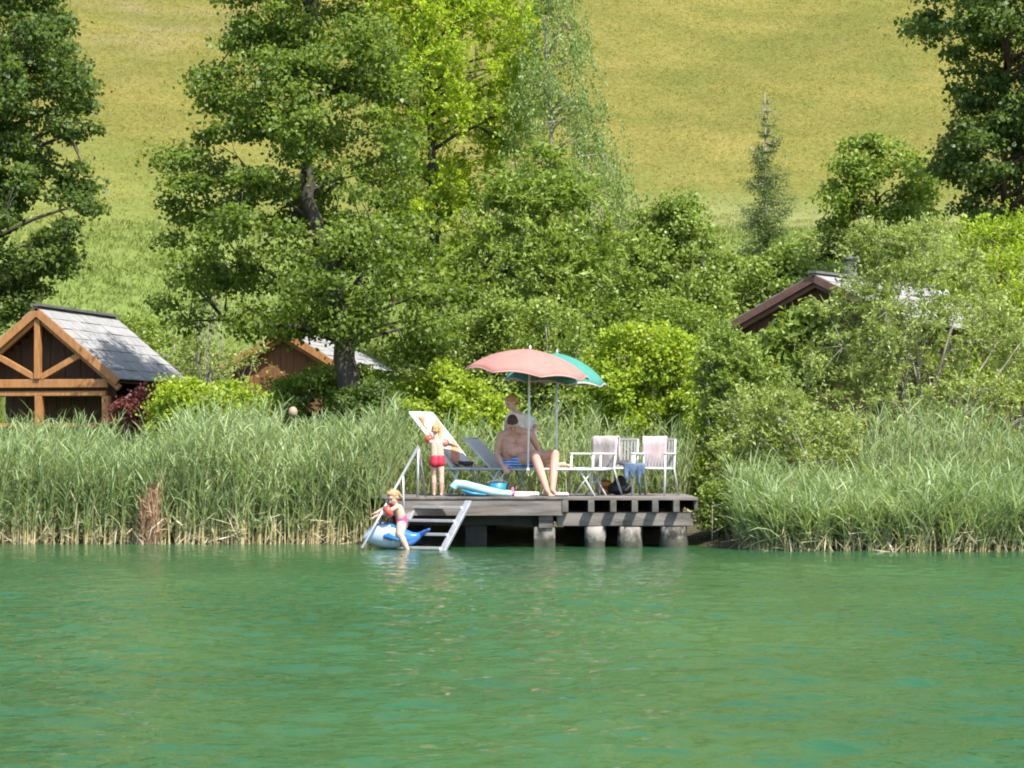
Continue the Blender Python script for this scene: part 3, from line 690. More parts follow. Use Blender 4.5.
hut('golden timber hut with open truss gable and pale shingle roof at the left edge', (36, 309), 52, 1.72, 1.42, 4.55, R(11.5), .3, M['timber_dark'], M['timber'], truss=True)
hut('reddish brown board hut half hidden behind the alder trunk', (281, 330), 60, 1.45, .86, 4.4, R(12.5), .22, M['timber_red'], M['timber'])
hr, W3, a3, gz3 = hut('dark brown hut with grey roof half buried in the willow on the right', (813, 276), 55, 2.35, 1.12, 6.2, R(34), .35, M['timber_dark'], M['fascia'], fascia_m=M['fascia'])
p = P(851, 284, 58.2)
mb = MB(); mb.tube([p - Vector((0, 0, .55)), p + Vector((0, 0, .5))], .14, 12)
ch = mb.build('chimney', M['chimney'], hr)
MB().tube([p + Vector((0, 0, .56)), p + Vector((0, 0, .61)), p + Vector((0, 0, .68))], [.2, .2, .05], 12).build('chimney_cap', M['chimney'], ch)
p = P(943, 297, 58.5)
mb = MB(); mb.tube([p + Vector((0, .12, -.5)), p + Vector((0, .12, 0))], .02, 6); mb.build('dish_mast', M['chimney'], hr)
mb = MB(); dv = Vector((-.3, -1, .35)).normalized()
mb.tube([p - dv * .04, p - dv * .02, p + dv * .02, p + dv * .05], [.02, .09, .15, .18], 16)
mb.build('satellite_dish', M['plastic_white'], hr, smooth=True)

# garden lamp in the shade by the middle hut
p = P(293, 412, 47.2); g0 = float(ground_z(p.x, p.y))
root = empty('garden_lamp', (p.x, p.y, g0), 'small pale globe lamp on a post in the shade left of the alder trunk', 'garden lamp')
MB().tube([(p.x, p.y, g0 - .1), (p.x, p.y, p.z - .08)], .025, 8).build('post', M['pile_dark'], root)
mb = MB(); mb.ell(p, (.085, .085, .1)); mb.build('lamp_shade', M['lamp_glass'], root, smooth=True)

# ------------------------------------------------------------------ bathing dock
DZ = .775                                       # deck top
xl, xr_ = -1.95, 2.86; yf, yb = 40.0, 43.2
XM = .78
root = dock = empty('bathing_dock', ((xl + xr_) / 2, 41.6, 0), 'weathered grey wooden bathing dock on stained piles at the reed edge', 'dock')
mb = MB(); y = yf; k = 0
while y < yb - .05:
    x0 = xl if y < 41.6 else -2.38
    mb.box(((x0 + xr_) / 2 + random.uniform(-.015, .015), y + .07, DZ - .0225 + random.uniform(-.003, .003)), (xr_ - x0, .132, .045)); y += .142
mb.build('decking', M['deck'], root, bevel=.004)
MB().box(((xl + XM) / 2, yf - .026, DZ - .165), (XM - xl, .05, .235)).build('fascia_board', M['deck'], root, bevel=.006)
MB().box(((xl + XM) / 2, yf - .03, DZ - .018), (XM - xl + .03, .07, .036)).build('edge_board', M['joist'], root, bevel=.006)
for x in (-1.85, -1.2, -.55, .1):
    MB().box((x, 41.6, DZ - .135), (.1, 3.1, .175)).build('joist', M['joist'], root, bevel=.006)
for px in (565, 591, 613, 634.5, 655, 676):
    x = (px - 512) / 65
    MB().box((x, 41.53, DZ - .14), (.095, 3.2, .18)).build('joist', M['joist'], root, bevel=.008)
MB().box((2.83, 41.6, DZ - .13), (.05, 3.1, .16)).build('side_board', M['joist'], root, bevel=.006)
MB().box((1.74, 40.2, DZ - .34), (2.1, .16, .215)).build('beam', M['beam'], root, bevel=.012)
MB().box((1.2, 42.7, DZ - .34), (3.2, .16, .215)).build('beam', M['joist'], root, bevel=.01)
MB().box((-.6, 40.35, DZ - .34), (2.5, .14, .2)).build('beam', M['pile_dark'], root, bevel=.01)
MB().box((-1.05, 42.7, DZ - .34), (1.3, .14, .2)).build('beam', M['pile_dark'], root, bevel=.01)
def pile(x, y, w_, top, m, z0=-1.4, sx=1):
    mb = MB(); n = 14; r = random.Random(int(x * 100)); pts = [(x + r.uniform(-.01, .01), y + r.uniform(-.01, .01), z0 + (top - z0) * i / n) for i in range(n + 1)]
    mb.tube(pts, [w_ / 2 * (1 + .08 * r.uniform(-1, 1)) for _ in pts], 14); return mb.build('pile', m, dock, smooth=True)
def sq(x, y, w_, top, m):
    return MB().box((x, y, (top - 1.4) / 2), (w_, w_, top + 1.4)).build('pile', m, dock, bevel=.02)
sq(.5, 40.22, .33, DZ - .45, M['pile'])
MB().box((.52, 40.08, DZ - .36), (.22, .12, .24)).build('pile_head', M['beam'], root, bevel=.012)
pile(1.28, 40.2, .34, DZ - .45, M['pile']); pile(1.82, 40.25, .38, DZ - .45, M['pile']); pile(2.5, 40.25, .42, DZ - .45, M['pile'])
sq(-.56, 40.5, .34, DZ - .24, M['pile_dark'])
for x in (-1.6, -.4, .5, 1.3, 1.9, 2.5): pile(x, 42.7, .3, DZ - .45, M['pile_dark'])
# low boards along the reed side that close the view under the platform
for x0, x1 in ((.85, 2.75),):
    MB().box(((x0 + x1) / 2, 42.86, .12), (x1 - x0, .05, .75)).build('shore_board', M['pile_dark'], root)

MB().box((1.2, 43.1, DZ - .15), (3.3, .04, .2)).build('joist_shade_board', M['pile_dark'], root)  # dark board added behind the joists to stand in for shade between them
# bathing ladder with steps and one tall handrail, turned a little to the left
th = R(28); dv = Vector((-math.sin(th), -math.cos(th), 0)); wv = Vector((math.cos(th), -math.sin(th), 0)); Zv = Vector((0, 0, 1))
top = Vector((-1.06, 39.93, DZ - .06)); Wd = .9
lroot = empty('bathing_ladder', (top.x, top.y, DZ), 'white metal bathing ladder with four steps leading into the lake', 'ladder')
L0 = top - wv * Wd / 2; R0 = top + wv * Wd / 2
run = dv * 1.1 - Zv * 1.0
for q in (L0, R0):
    MB().beam(q + Zv * .0, q + run, .05, .11, up=wv).build('stringer', M['aluminium'], lroot, bevel=.008)
for k in range(5):
    c = top + run * (.09 + k * .2)
    MB().beam(c - wv * (Wd / 2 - .03), c + wv * (Wd / 2 - .03), .2, .04).build('step', M['aluminium'], lroot, bevel=.006)
hb = L0 + Zv * .84 + dv * -.02
MB().tube([hb, hb + run * .7, hb + run * 1.52], .022, 8).build('handrail', M['aluminium'], lroot, smooth=True)
MB().tube([hb, L0 + Zv * .0], .02, 8).build('rail_post', M['aluminium'], lroot, smooth=True)
b2 = L0 + run * .3 
MB().tube([hb + run * .42, L0 + run * .38], .018, 8).build('rail_post', M['aluminium'], lroot, smooth=True)
MB().tube([hb, hb - dv * .05 - Zv * .1, L0 - dv * .25 + Zv * .06], .018, 8).build('rail_brace', M['aluminium'], lroot, smooth=True)

# ------------------------------------------------------------------ loungers
def lounger(label, hinge, ang, L, back, bang, wd=.64, zs=.42, cloth='mesh_cream', tube='white_metal'):
    """hinge: world xy of the point between seat and backrest; ang: direction of the foot end"""
    f = Vector((math.cos(ang), math.sin(ang), 0)); s = Vector((-f.y, f.x, 0)); Zv = Vector((0, 0, 1))
    h = Vector((hinge[0], hinge[1], DZ + zs)); root = empty('sun_lounger', (h.x, h.y, DZ), label, 'sun lounger', 'folding sun loungers on the dock')
    fr = MB(); b = -f * math.cos(bang) + Zv * math.sin(bang)
    for k in (-1, 1):
        fr.tube([h + s * k * wd / 2 - f * .35, h + s * k * wd / 2 + f * L], .022, 8)
    fr.tube([h + s * wd / 2 + f * L, h - s * wd / 2 + f * L], .022, 8)
    fr.build('frame', M[tube], root, smooth=True)
    bf = MB()
    for k in (-1, 1): bf.tube([h + s * k * wd / 2, h + s * k * wd / 2 + b * back], .02, 8)
    bf.tube([h + s * wd / 2 + b * back, h - s * wd / 2 + b * back], .02, 8); bf.build('backrest_frame', M[tube], root, smooth=True)
    MB().beam(h + f * .03 + Zv * .012, h + f * (L - .03) + Zv * .012, wd - .05, .012).build('seat', M[cloth], root)
    nb = f * math.sin(bang) + Zv * math.cos(bang)
    MB().beam(h + b * .04 + nb * .012, h + b * (back - .03) + nb * .012, wd - .05, .012, up=nb).build('backrest', M[cloth], root)
    for u, du in ((.12, -.22), (L - .35, .25)):
        for k in (-1, 1):
            p0 = h + f * u + s * k * (wd / 2 - .03); MB().tube([p0, p0 + f * du - Zv * zs], .016, 8).build('leg', M[tube], root, smooth=True)
            p1 = p0 + f * du * .9; MB().tube([p1, p0 + f * (-.1) * (1 if du > 0 else -1) - Zv * zs], .014, 8).build('leg', M[tube], root, smooth=True)
    for k in (-1, 1):
        p0 = h + s * k * (wd / 2 - .02) + b * back * .5; MB().tube([p0, h + s * k * (wd / 2 - .02) - f * .33], .012, 6).build('support_strut', M[tube], root, smooth=True)
    return root, h, f, s, b, nb
A = lounger('cream lounger with steep high backrest, behind the standing toddler', (-.78, 42.15), R(-33), 1.15, 1.25, R(47))
Bp = lounger('cream lounger the bathing man sits on, its low backrest behind him', (-.22, 41.68), R(-20), 1.82, .68, R(46), tube='grey_tube')
# towel on the high backrest
h, f, s, b_, nb = A[1:]
mb = MB(); q = h + nb * .03
pts = [(q + b_ * 1.1), (q + b_ * .6), (q + b_ * .15), (h + f * .1 + Vector((0, 0, .04))), (h + f * .5 + Vector((0, 0, .035)))]
vs = []; 
for i, p in enumerate(pts):
    for k in (-.5, -.2, .2, .5): vs.append(p + s * k * .5 + Vector((0, 0, random.uniform(0, .012))))
k = len(vs); vs2 = [v + Vector((0, 0, .012)) for v in vs]
fs = [(i * 4 + j, i * 4 + j + 1, i * 4 + j + 5, i * 4 + j + 4) for i in range(4) for j in range(3)]
rim = [0, 1, 2, 3, 7, 11, 15, 19, 18, 17, 16, 12, 8, 4]
mb.add(vs + vs2, fs + [tuple(reversed([x + k for x in q_])) for q_ in fs] + [(rim[i], rim[(i + 1) % 14], rim[(i + 1) % 14] + k, rim[i] + k) for i in range(14)])
tag(mb.build('beach_towel', M['towel_stripe'], origin=(h.x, h.y, DZ), smooth=True), 'cream and orange striped towel spread on the steep lounger', 'towel')
def cloth_lump(name, mat, c, size, label, cat, seed, n=7, origin=None):
    r = random.Random(seed); mb = MB(); c = Vector(c)
    for i in range(n):
        a = Vector((r.uniform(-.5, .5) * size[0], r.uniform(-.5, .5) * size[1], r.uniform(0, .6) * size[2]))
        e = Vector((r.uniform(-.5, .5) * size[0], r.uniform(-.5, .5) * size[1], r.uniform(-.1, .5) * size[2]))
        mb.cap(c + a, c + e, size[2] * r.uniform(.25, .5), size[2] * r.uniform(.15, .35), 8)
    o = remeshed(name, mb, mat, max(.01, size[2] * .14), origin=c, smooth=2)
    return tag(o, label, cat)
cloth_lump('dark_cloth', M['dark_cloth'], P(464, 464.5, 41.75), (.3, .15, .07), 'dark crumpled cloth on the seat of the steep lounger', 'clothes', 3)

# ------------------------------------------------------------------ umbrellas
def umbrella(label, apex, foot, radius, drop, mat, trim, tiltv, pole_r=.017, nr=8, base=None, seed=0):
    apex = Vector(apex); foot = Vector(foot); ax = tiltv.normalized()
    root = empty('beach_umbrella', foot, label, 'umbrella', 'beach umbrellas on the dock')
    MB().tube([foot, apex - ax * .03], pole_r, 10).build('pole', M['white_metal'], root, smooth=True)
    e1 = ax.cross(Vector((0, 1, 0))).normalized() * -1; e2 = ax.cross(e1)
    cv = MB(); ns = 7; per = 6; tot = nr * per; vs = [apex]
    for i in range(1, ns + 1):
        u = i / ns; rr = radius * math.sin(u * .95) / math.sin(.95); dz = -drop * (.35 * u + .65 * (1 - math.cos(u * .95)) / (1 - math.cos(.95)))
        for k in range(tot):
            t = 2 * math.pi * (k / tot) + .2; fr = (k % per) / per; sc = math.sin(math.pi * fr)
            r2 = rr * (1 - .06 * sc * u); d2 = dz + .045 * sc * u * (1 if i < ns else 1.4)
            vs.append(apex + (e1 * math.cos(t) + e2 * math.sin(t)) * r2 + ax * d2)
    fs = [(0, 1 + k, 1 + (k + 1) % tot) for k in range(tot)]
    for i in range(ns - 1):
        a0 = 1 + i * tot; fs += [(a0 + k, a0 + tot + k, a0 + tot + (k + 1) % tot, a0 + (k + 1) % tot) for k in range(tot)]
    cv.add(vs, fs); c = cv.build('canopy', mat, root, smooth=True)
    so = c.modifiers.new('thick', 'SOLIDIFY'); so.thickness = .003
    # scalloped valance hem
    hm = MB(); a0 = 1 + (ns - 1) * tot; rim = [vs[a0 + k] for k in range(tot)]; low = []
    for k, p in enumerate(rim): low.append(p - ax * (.012 + .022 * math.sin(math.pi * (k % per) / per)) + (p - apex).normalized() * .002)
    hm.add(rim + low, [(k, (k + 1) % tot, tot + (k + 1) % tot, tot + k) for k in range(tot)])
    o = hm.build('valance', trim, c, smooth=True); so = o.modifiers.new('thick', 'SOLIDIFY'); so.thickness = .004
    hub = apex - ax * .32
    for k in range(nr):
        t = 2 * math.pi * k / nr + .2; i = 4; p = vs[1 + (i - 1) * tot + k * per] - ax * .012
        pts = [vs[1 + (j - 1) * tot + k * per] - ax * .008 for j in range(1, ns + 1)]
        MB().tube([apex - ax * .02] + pts, .004, 5).build('rib', M['white_metal'], root)
        MB().tube([hub, p], .004, 5).build('strut', M['white_metal'], root)
    mb = MB(); mb.tube([apex - ax * .02, apex + ax * .03, apex + ax * .06], [.018, .02, .008], 8); mb.build('finial', M['plastic_white'], root, smooth=True)
    return root
ap = P(530, 349, 40.85); ft = P(528, 474, 40.85)
u1 = umbrella('salmon pink beach umbrella shading the sitting man', ap, ft, .99, .4, M['canopy_pink'], M['trim_pink'], Vector((.09, -.05, 1)))
MB().beam(Vector((ft.x, ft.y - .03, DZ + .42)), Vector((ft.x, 41.26, DZ + .42)), .045, .035).build('clamp', M['white_metal'], u1, bevel=.006)
ap = P(557, 353, 42.1); ft = P(556, 492, 42.1); ft.z = DZ
umbrella('turquoise beach umbrella standing behind the salmon one', ap, ft, .86, .5, M['canopy_teal'], M['canopy_trim'], Vector((.06, -.03, 1)))

# ------------------------------------------------------------------ chairs
def chair(label, x, y, ang, mat='plastic_white', bh=.47):
    """ang: heading the sitter faces, measured from -Y, positive to +X"""
    f = Vector((math.sin(ang), -math.cos(ang), 0)); s = Vector((-f.y, f.x, 0)); Zv = Vector((0, 0, 1)); o = Vector((x, y, DZ))
    root = empty('garden_chair', o, label, 'chair', 'white garden armchairs on the dock')
    def q(a, b, c): return o + s * a + f * b + Zv * c
    MB().beam(q(0, -.2, .43), q(0, .24, .44), .46, .022).build('seat', M['mesh_cream'], root, bevel=.006)
    fr = MB()
    for k in (-.25, .25): fr.tube([q(k, .25, .43), q(k, -.2, .42)], .016, 8)
    fr.tube([q(-.25, .25, .43), q(.25, .25, .43)], .016, 8); fr.build('seat_frame', M[mat], root, smooth=True)
    for k in (-.26, .26):
        MB().tube([q(k, .24, .66), q(k, .25, .42), q(k * 1.04, .31, 0)], [.02, .02, .017], 8).build('leg', M[mat], root, smooth=True)
        MB().tube([q(k, -.27, .9), q(k, -.2, .42), q(k * 1.08, -.36, 0)], [.017, .02, .017], 8).build('leg', M[mat], root, smooth=True)
        MB().beam(q(k, -.24, .665), q(k, .27, .67), .05, .025).build('armrest', M[mat], root, bevel=.008)
    bk = MB()
    for j in range(9):
        u = -.215 + .43 * j / 8; bk.beam(q(u, -.205, .46), q(u, -.265, .88), .03, .012, up=f)
    bk.beam(q(-.26, -.267, .9), q(.26, -.267, .9), .03, .035); bk.beam(q(-.25, -.205, .45), q(.25, -.205, .45), .03, .03)
    bk.build('backrest', M['slat_grey'], root)
    return root, q
c1 = chair('garden armchair turned left with a pale towel over its back, next to the lounger foot', 1.3, 41.5, R(-50))
c2 = chair('middle garden armchair with bare grey slatted backrest', 1.72, 41.75, R(-12))
c3 = chair('rightmost garden armchair with pink white towel on its back', 2.28, 41.6, R(-22))
def draped(q, u0, u1, front, rear, mat, label, seed):
    r = random.Random(seed); nU = 13; rows = []
    path = [(-.228, .9 - front)] + [(-.236 - .01 * t, .9 - front + front * t) for t in (.25, .5, .75)] + [(-.245, .915), (-.268, .93), (-.292, .915)] + [(-.3, .915 - rear * t) for t in (.33, .66, 1)]
    for (b, c) in path: rows.append([q(u0 + (u1 - u0) * i / (nU - 1), b + .005 * math.sin(i * .8 + seed) + .004 * math.sin(i * 2.3 + c * 7 + seed) + r.uniform(-.002, .002), c + (.025 * math.sin(i * .5 + seed) if c < .6 else r.uniform(0, .008))) for i in range(nU)])
    mb = MB(); mb.add([p for row in rows for p in row], [(i * nU + j, i * nU + j + 1, (i + 1) * nU + j + 1, (i + 1) * nU + j) for i in range(len(rows) - 1) for j in range(nU - 1)])
    o = mb.build('towel', M[mat], origin=q((u0 + u1) / 2, -.26, .9), smooth=True)
    sd = o.modifiers.new('thick', 'SOLIDIFY'); sd.thickness = .016; sd.offset = 1
    tag(o, label, 'towel', 'towels hung over the chair backs')
draped(c1[1], -.29, .29, .42, .4, 'towel_white', 'white towel draped over the leftmost armchair back', 1)
draped(c3[1], -.29, .12, .42, .35, 'towel_pink', 'pink white towel hung over the rightmost armchair back', 2)
cloth_lump('swimwear', M['dark_cloth'], P(619, 463.5, 41.7), (.3, .16, .07), 'dark blue crumpled clothes lying on a chair seat left of the hanging denim', 'clothes', 5)
# jeans hanging over the seat edge
mb = MB(); q = c3[1]; r = random.Random(4)
base = P(634, 466, 41.3)
for i in range(9):
    a = base + Vector((-.14 + .035 * i, .1, .03)); b1 = base + Vector((-.15 + .038 * i, -.04, .02)); c_ = base + Vector((-.12 + .03 * i, -.07, -.2 - .06 * math.sin(i * 1.3)))
    c_ = c_ + Vector((r.uniform(-.03, .03), r.uniform(-.02, .02), r.uniform(-.05, .07))); mb.cap(a, b1, .022, .03, 8); mb.cap(b1, c_, .03, .016, 8)
tag(remeshed('denim_cloth', mb, M['jeans'], .011, origin=base, smooth=2), 'faded blue denim hanging over the seat edge of the rightmost armchair', 'clothes')
# red and yellow bag under the chairs
b0 = Vector((1.5, 41.95, DZ))
rt = empty('beach_bag', b0, 'red and yellow beach bag on the deck under the chairs', 'bag')
mb = MB(); mb.tube([b0 + Vector((0, 0, .01)), b0 + Vector((0, 0, .1)), b0 + Vector((.02, 0, .19)), b0 + Vector((.03, 0, .24))], [.09, .12, .11, .06], 14, flat=.6); mb.build('bag_body', M['towel_toy'], rt, smooth=True)
MB().tube([b0 + Vector((-.04, 0, .22)), b0 + Vector((-.02, 0, .31)), b0 + Vector((.06, 0, .31)), b0 + Vector((.08, 0, .22))], .008, 6).build('handle', M['towel_toy'], rt, smooth=True)
b0 = Vector((1.72, 41.9, DZ))
rt = empty('backpack', b0, 'small dark backpack standing under the middle chair', 'bag')
mb = MB(); mb.cap(b0 + Vector((0, 0, .12)), b0 + Vector((.02, 0, .22)), .13, .1); mb.cap(b0 + Vector((-.1, 0, .1)), b0 + Vector((.12, 0, .1)), .09, .09)
o = remeshed('bag_body', mb, M['black'], .014, rt)
mb = MB(); mb.cap(b0 + Vector((-.05, -.12, .1)), b0 + Vector((.06, -.12, .1)), .055, .055); remeshed('pocket', mb, M['dark_cloth'], .011, rt)

# ------------------------------------------------------------------ things on the deck
c = P(480, 485, 40.7)
sp = [(-.42, .12), (-.37, .19), (-.24, .18), (-.05, .13), (.18, .07), (.36, .045), (.5, .035)]
rt = empty('inflatable_mattress', (c.x, 40.7, DZ), 'pale turquoise inflatable mattress with raised head end lying on the dock', 'air mattress')
mb = MB()
for k, (dy, rr) in enumerate(((-.24, .07), (-.08, .066), (.08, .066), (.24, .07))):
    pts = [(c.x + a, 40.72 + dy, DZ + .005 + z) for a, z in sp]
    mb.tube([pts[0]] + pts, [.01] + [rr * (1 if i < 5 else .75) for i in range(len(pts))][: len(pts)], 12)
o = remeshed('body', mb, M['vinyl_aqua'], .014, rt, smooth=4)
mb = MB()
for dy in (-.3,):
    mb.tube([(c.x - .28, 40.7 + dy * .94, DZ + .1), (c.x - .12, 40.7 + dy * .94, DZ + .05), (c.x + .1, 40.7 + dy, DZ + .03)], [.02, .028, .012], 8)
mb.build('side_pattern', M['bush_leaf'] if False else M['bucket'], rt, smooth=True)
b0 = Vector((-.23, 40.95, DZ))
rt = empty('sand_bucket', b0, 'blue plastic bucket behind the inflatable mattress', 'bucket')
mb = MB(); mb.tube([b0, b0 + Vector((0, 0, .02)), b0 + Vector((0, 0, .2)), b0 + Vector((0, 0, .215)), b0 + Vector((0, 0, .2)), b0 + Vector((0, 0, .04))], [.1, .11, .15, .16, .14, .1], 20); mb.build('bucket_body', M['bucket'], rt, smooth=True)
MB().tube([b0 + Vector((.15 * math.cos(t), -.02, .2 + .05 * math.sin(t))) for t in [math.pi * i / 8 for i in range(9)]], .006, 6).build('handle', M['plastic_white'], rt)
b0 = Vector((.01, 40.6, DZ))
rt = empty('toy_boat', b0, 'small pink plastic toy next to the mattress tip', 'toy')
mb = MB(); mb.cap(b0 + Vector((-.07, 0, .05)), b0 + Vector((.07, .02, .04)), .05, .03); remeshed('toy_body', mb, M['pink_toy'], .008, rt)
mb = MB(); mb.cap(b0 + Vector((0, 0, .08)), b0 + Vector((0, 0, .13)), .025, .018); remeshed('toy_top', mb, M['pink_toy'], .006, rt)
def folded(c, sx, sy, h_, label, seed):
    r = random.Random(seed); mb = MB()
    for k in range(3):
        mb.cap((c[0] - sx / 2 + .03, c[1] + r.uniform(-.02, .02) - sy / 4, c[2] + h_ * (k + .6) / 3), (c[0] + sx / 2 - .03, c[1] + r.uniform(-.02, .02) - sy / 4, c[2] + h_ * (k + .5) / 3), h_ / 3, h_ / 4, 10)
        mb.cap((c[0] - sx / 2 + .03, c[1] + sy / 4, c[2] + h_ * (k + .6) / 3), (c[0] + sx / 2 - .03, c[1] + sy / 4, c[2] + h_ * (k + .5) / 3), h_ / 3, h_ / 4, 10)
    tag(remeshed('folded_towel', mb, M['towel_white'], .01, origin=c, smooth=3), label, 'towel')
folded((.23, 40.5, DZ), .42, .25, .07, 'long white folded towel on the deck left of the man\'s feet', 1)
folded((.78, 40.55, DZ), .24, .2, .06, 'small white folded cloth on the deck right of the man\'s feet', 2)

# ------------------------------------------------------------------ people
def frame(fw, up):
    fw = Vector(fw).normalized(); up = Vector(up); sd = fw.cross(up).normalized(); up = sd.cross(fw).normalized()
    return sd, fw, up, Matrix((sd, fw, up)).transposed()
def head_into(mb, c, fw, up, s):
    sd, fw, up, rt = frame(fw, up); c = Vector(c)
    q = lambda a, b, d: c + sd * a * s + fw * b * s + up * d * s
    mb.ell(q(0, -.012, .02), (.077 * s, .095 * s, .095 * s), rt, 12)
    mb.ell(q(0, .02, -.035), (.062 * s, .072 * s, .085 * s), rt, 12)
    mb.ell(q(0, .05, -.088), (.036 * s, .034 * s, .03 * s), rt, 8)       # chin
    mb.cap(q(0, .086, .005), q(0, .105, -.03), .009 * s, .015 * s, 8)    # nose
    mb.cap(q(-.018, .088, -.063), q(.018, .088, -.063), .008 * s, .008 * s, 8)   # lips
    mb.cap(q(-.04, .078, .03), q(.04, .078, .03), .013 * s, .013 * s, 8)   # brow
    for k in (-1, 1): mb.ell(q(.08 * k, -.005, -.015), (.012 * s, .02 * s, .032 * s), rt, 8)
    return q, rt
def eyes(q, s, parent, rt):
    for k in (-1, 1):
        mb = MB(); mb.ell(q(.03 * k, .083, .002), (.013 * s, .009 * s, .007 * s), rt, 8); mb.build('eye', M['hair_dark'], parent, smooth=True)
def hair(q, rt, s, parent, mat, long=0, rough=.0):
    mb = MB(); mb.ell(q(0, -.024, .035), (.083 * s, .098 * s, .088 * s), rt, 12)
    mb.ell(q(0, .03, .085), (.06 * s, .045 * s, .03 * s), rt, 8)
    for k in (-1, 1): mb.cap(q(.072 * k, -.01, .03), q(.074 * k, -.03, -.03 - .05 * long), .02 * s, .016 * s, 8)
    if long: 
        for k in (-.045, -.015, .015, .045): mb.cap(q(k, -.09, .02), q(k * 1.3, -.11, -.1 * long - .04), .034 * s, .02 * s, 8)
    else: mb.cap(q(-.03, -.085, -.03), q(.03, -.085, -.03), .03 * s, .03 * s, 8)
    remeshed('hair', mb, mat, .009, parent, smooth=1)
def hand_into(mb, wrist, dirv, palm_n, s=1., curl=.5, side=1):
    """palm, four unequal bent fingers and a thumb leaving the side of the palm"""
    d = Vector(dirv).normalized(); n = Vector(palm_n); n = (n - d * n.dot(d)).normalized(); sdv = d.cross(n) * side; w0 = Vector(wrist)
    for k in (-.026, -.009, .009, .026): mb.cap(w0 + sdv * k * .6 * s, w0 + d * .085 * s + sdv * k * s, .014 * s, .0125 * s, 8)
    for k, L_ in ((-.03, .062), (-.0105, .076), (.0105, .082), (.031, .07)):
        a = w0 + d * .086 * s + sdv * k * s; b = a + (d * math.cos(curl * .5) + n * math.sin(curl * .5) + sdv * k * 2.2) * L_ * .52 * s
        e = b + (d * math.cos(curl * 1.5) + n * math.sin(curl * 1.5)) * L_ * .5 * s
        mb.cap(a, b, .0095 * s, .0088 * s, 8); mb.cap(b, e, .0088 * s, .0078 * s, 8)
    a = w0 + d * .025 * s + sdv * .026 * s; b = a + (d * .6 + sdv * .75 + n * .25) * .045 * s; e = b + (d * .9 + sdv * .25 + n * .35) * .034 * s
    mb.cap(a, b, .0125 * s, .0105 * s, 8); mb.cap(b, e, .0105 * s, .0088 * s, 8)
def foot_into(mb, ankle, dirv, s=1., ground=None):
    d = Vector(dirv); d.z = 0; d.normalize(); sd = Vector((d.y, -d.x, 0)); a = Vector(ankle); g = ground if ground is not None else a.z - .08 * s
    heel = Vector((a.x, a.y, g + .03 * s)) - d * .045 * s
    mb.cap(a, heel, .037 * s, .03 * s); mb.cap(heel, Vector((a.x, a.y, g + .026 * s)) + d * .13 * s, .03 * s, .024 * s)
    mb.cap(a, Vector((a.x, a.y, g + .03 * s)) + d * .1 * s, .035 * s, .028 * s)
    for k, L_ in ((-.03, .175), (-.012, .185), (.006, .18), (.02, .172), (.033, .162)):
        p0 = Vector((a.x, a.y, g + .018 * s)) + d * .12 * s + sd * k * s; mb.cap(p0, Vector((a.x, a.y, g + .012 * s)) + d * L_ * s + sd * k * 1.15 * s, .014 * s, .010 * s, 8)
def limb_into(mb, pts, rad):
    for a, b, r0, r1 in zip(pts[:-1], pts[1:], rad[:-1], rad[1:]): mb.cap(a, b, r0, r1)

# --- man on the lounger
D0 = 41.35
man = empty('person', (.15, 41.3, DZ + .43), 'tanned man in blue striped trunks sitting bowed on the lounger', 'person')
pel = P(514, 462, 41.34); pel.z = DZ + .43 + .115; chest = P(515.5, 440.5, 41.2); nk = P(514.5, 429.5, 41.08); hd = P(512.5, 423, 40.9)
shL = P(501, 435.5, 41.15); shR = P(531, 434, 41.2)
mb = MB()
for k in (-1, 1):
    mb.cap(pel + Vector((.09 * k, 0, 0)), P(515, 451, 41.25) + Vector((.085 * k, 0, 0)), .13, .135)
    mb.cap(P(515, 451, 41.25) + Vector((.085 * k, 0, 0)), chest + Vector((.095 * k, 0, .01)), .135, .128)
    mb.ell(chest + Vector((.08 * k, -.085, .0)), (.085, .05, .06), None, 10)
mb.ell(P(515, 451, 41.15), (.15, .1, .1), None, 10)
mb.cap(chest + Vector((-.07, 0, .05)), shL, .1, .07); mb.cap(chest + Vector((.07, 0, .05)), shR, .1, .07)
mb.cap(chest + Vector((0, 0, .06)), nk, .09, .062); mb.cap(shL, nk, .062, .07); mb.cap(shR, nk, .062, .07); mb.cap(nk, hd, .06, .055)
elL = P(496.5, 453, 41.22); wrL = P(503, 466, 41.03); limb_into(mb, [shL, shL.lerp(elL, .5), elL, elL.lerp(wrL, .4), wrL], [.066, .056, .046, .047, .031])
hand_into(mb, wrL, (.45, -.3, -.55), (.5, .1, -.6), 1.05, .8, 1)
elR = P(539, 450, 41.3); wrR = P(536.5, 457, 41.0); limb_into(mb, [shR, shR.lerp(elR, .5), elR, elR.lerp(wrR, .4), wrR], [.066, .056, .046, .047, .031])
hand_into(mb, wrR, (-.1, -.8, -.3), (-.2, 0, -1), 1.05, .5, -1)
kn1 = P(534.5, 455, 40.9); an1 = P(547, 485, 40.72); an1.z = DZ + .095; kn2 = P(555, 454, 41.15); an2 = P(552.5, 485, 40.86); an2.z = DZ + .095
h1 = pel + Vector((.02, -.03, 0)); h2 = pel + Vector((.12, .03, 0))
limb_into(mb, [h1, h1.lerp(kn1, .5), kn1], [.118, .102, .072]); limb_into(mb, [h2, h2.lerp(kn2, .5), kn2], [.115, .098, .07])
limb_into(mb, [kn1, kn1.lerp(an1, .35) + Vector((0, .02, 0)), an1], [.072, .078, .047]); limb_into(mb, [kn2, kn2.lerp(an2, .35) + Vector((0, .02, 0)), an2], [.07, .077, .047])
foot_into(mb, an1, (.45, -.9, 0), 1.05, DZ); foot_into(mb, an2, (.5, -.85, 0), 1.05, DZ)
q, rt = head_into(mb, hd, (.08, -.45, -.88), (0, -.88, .45), 1.04)
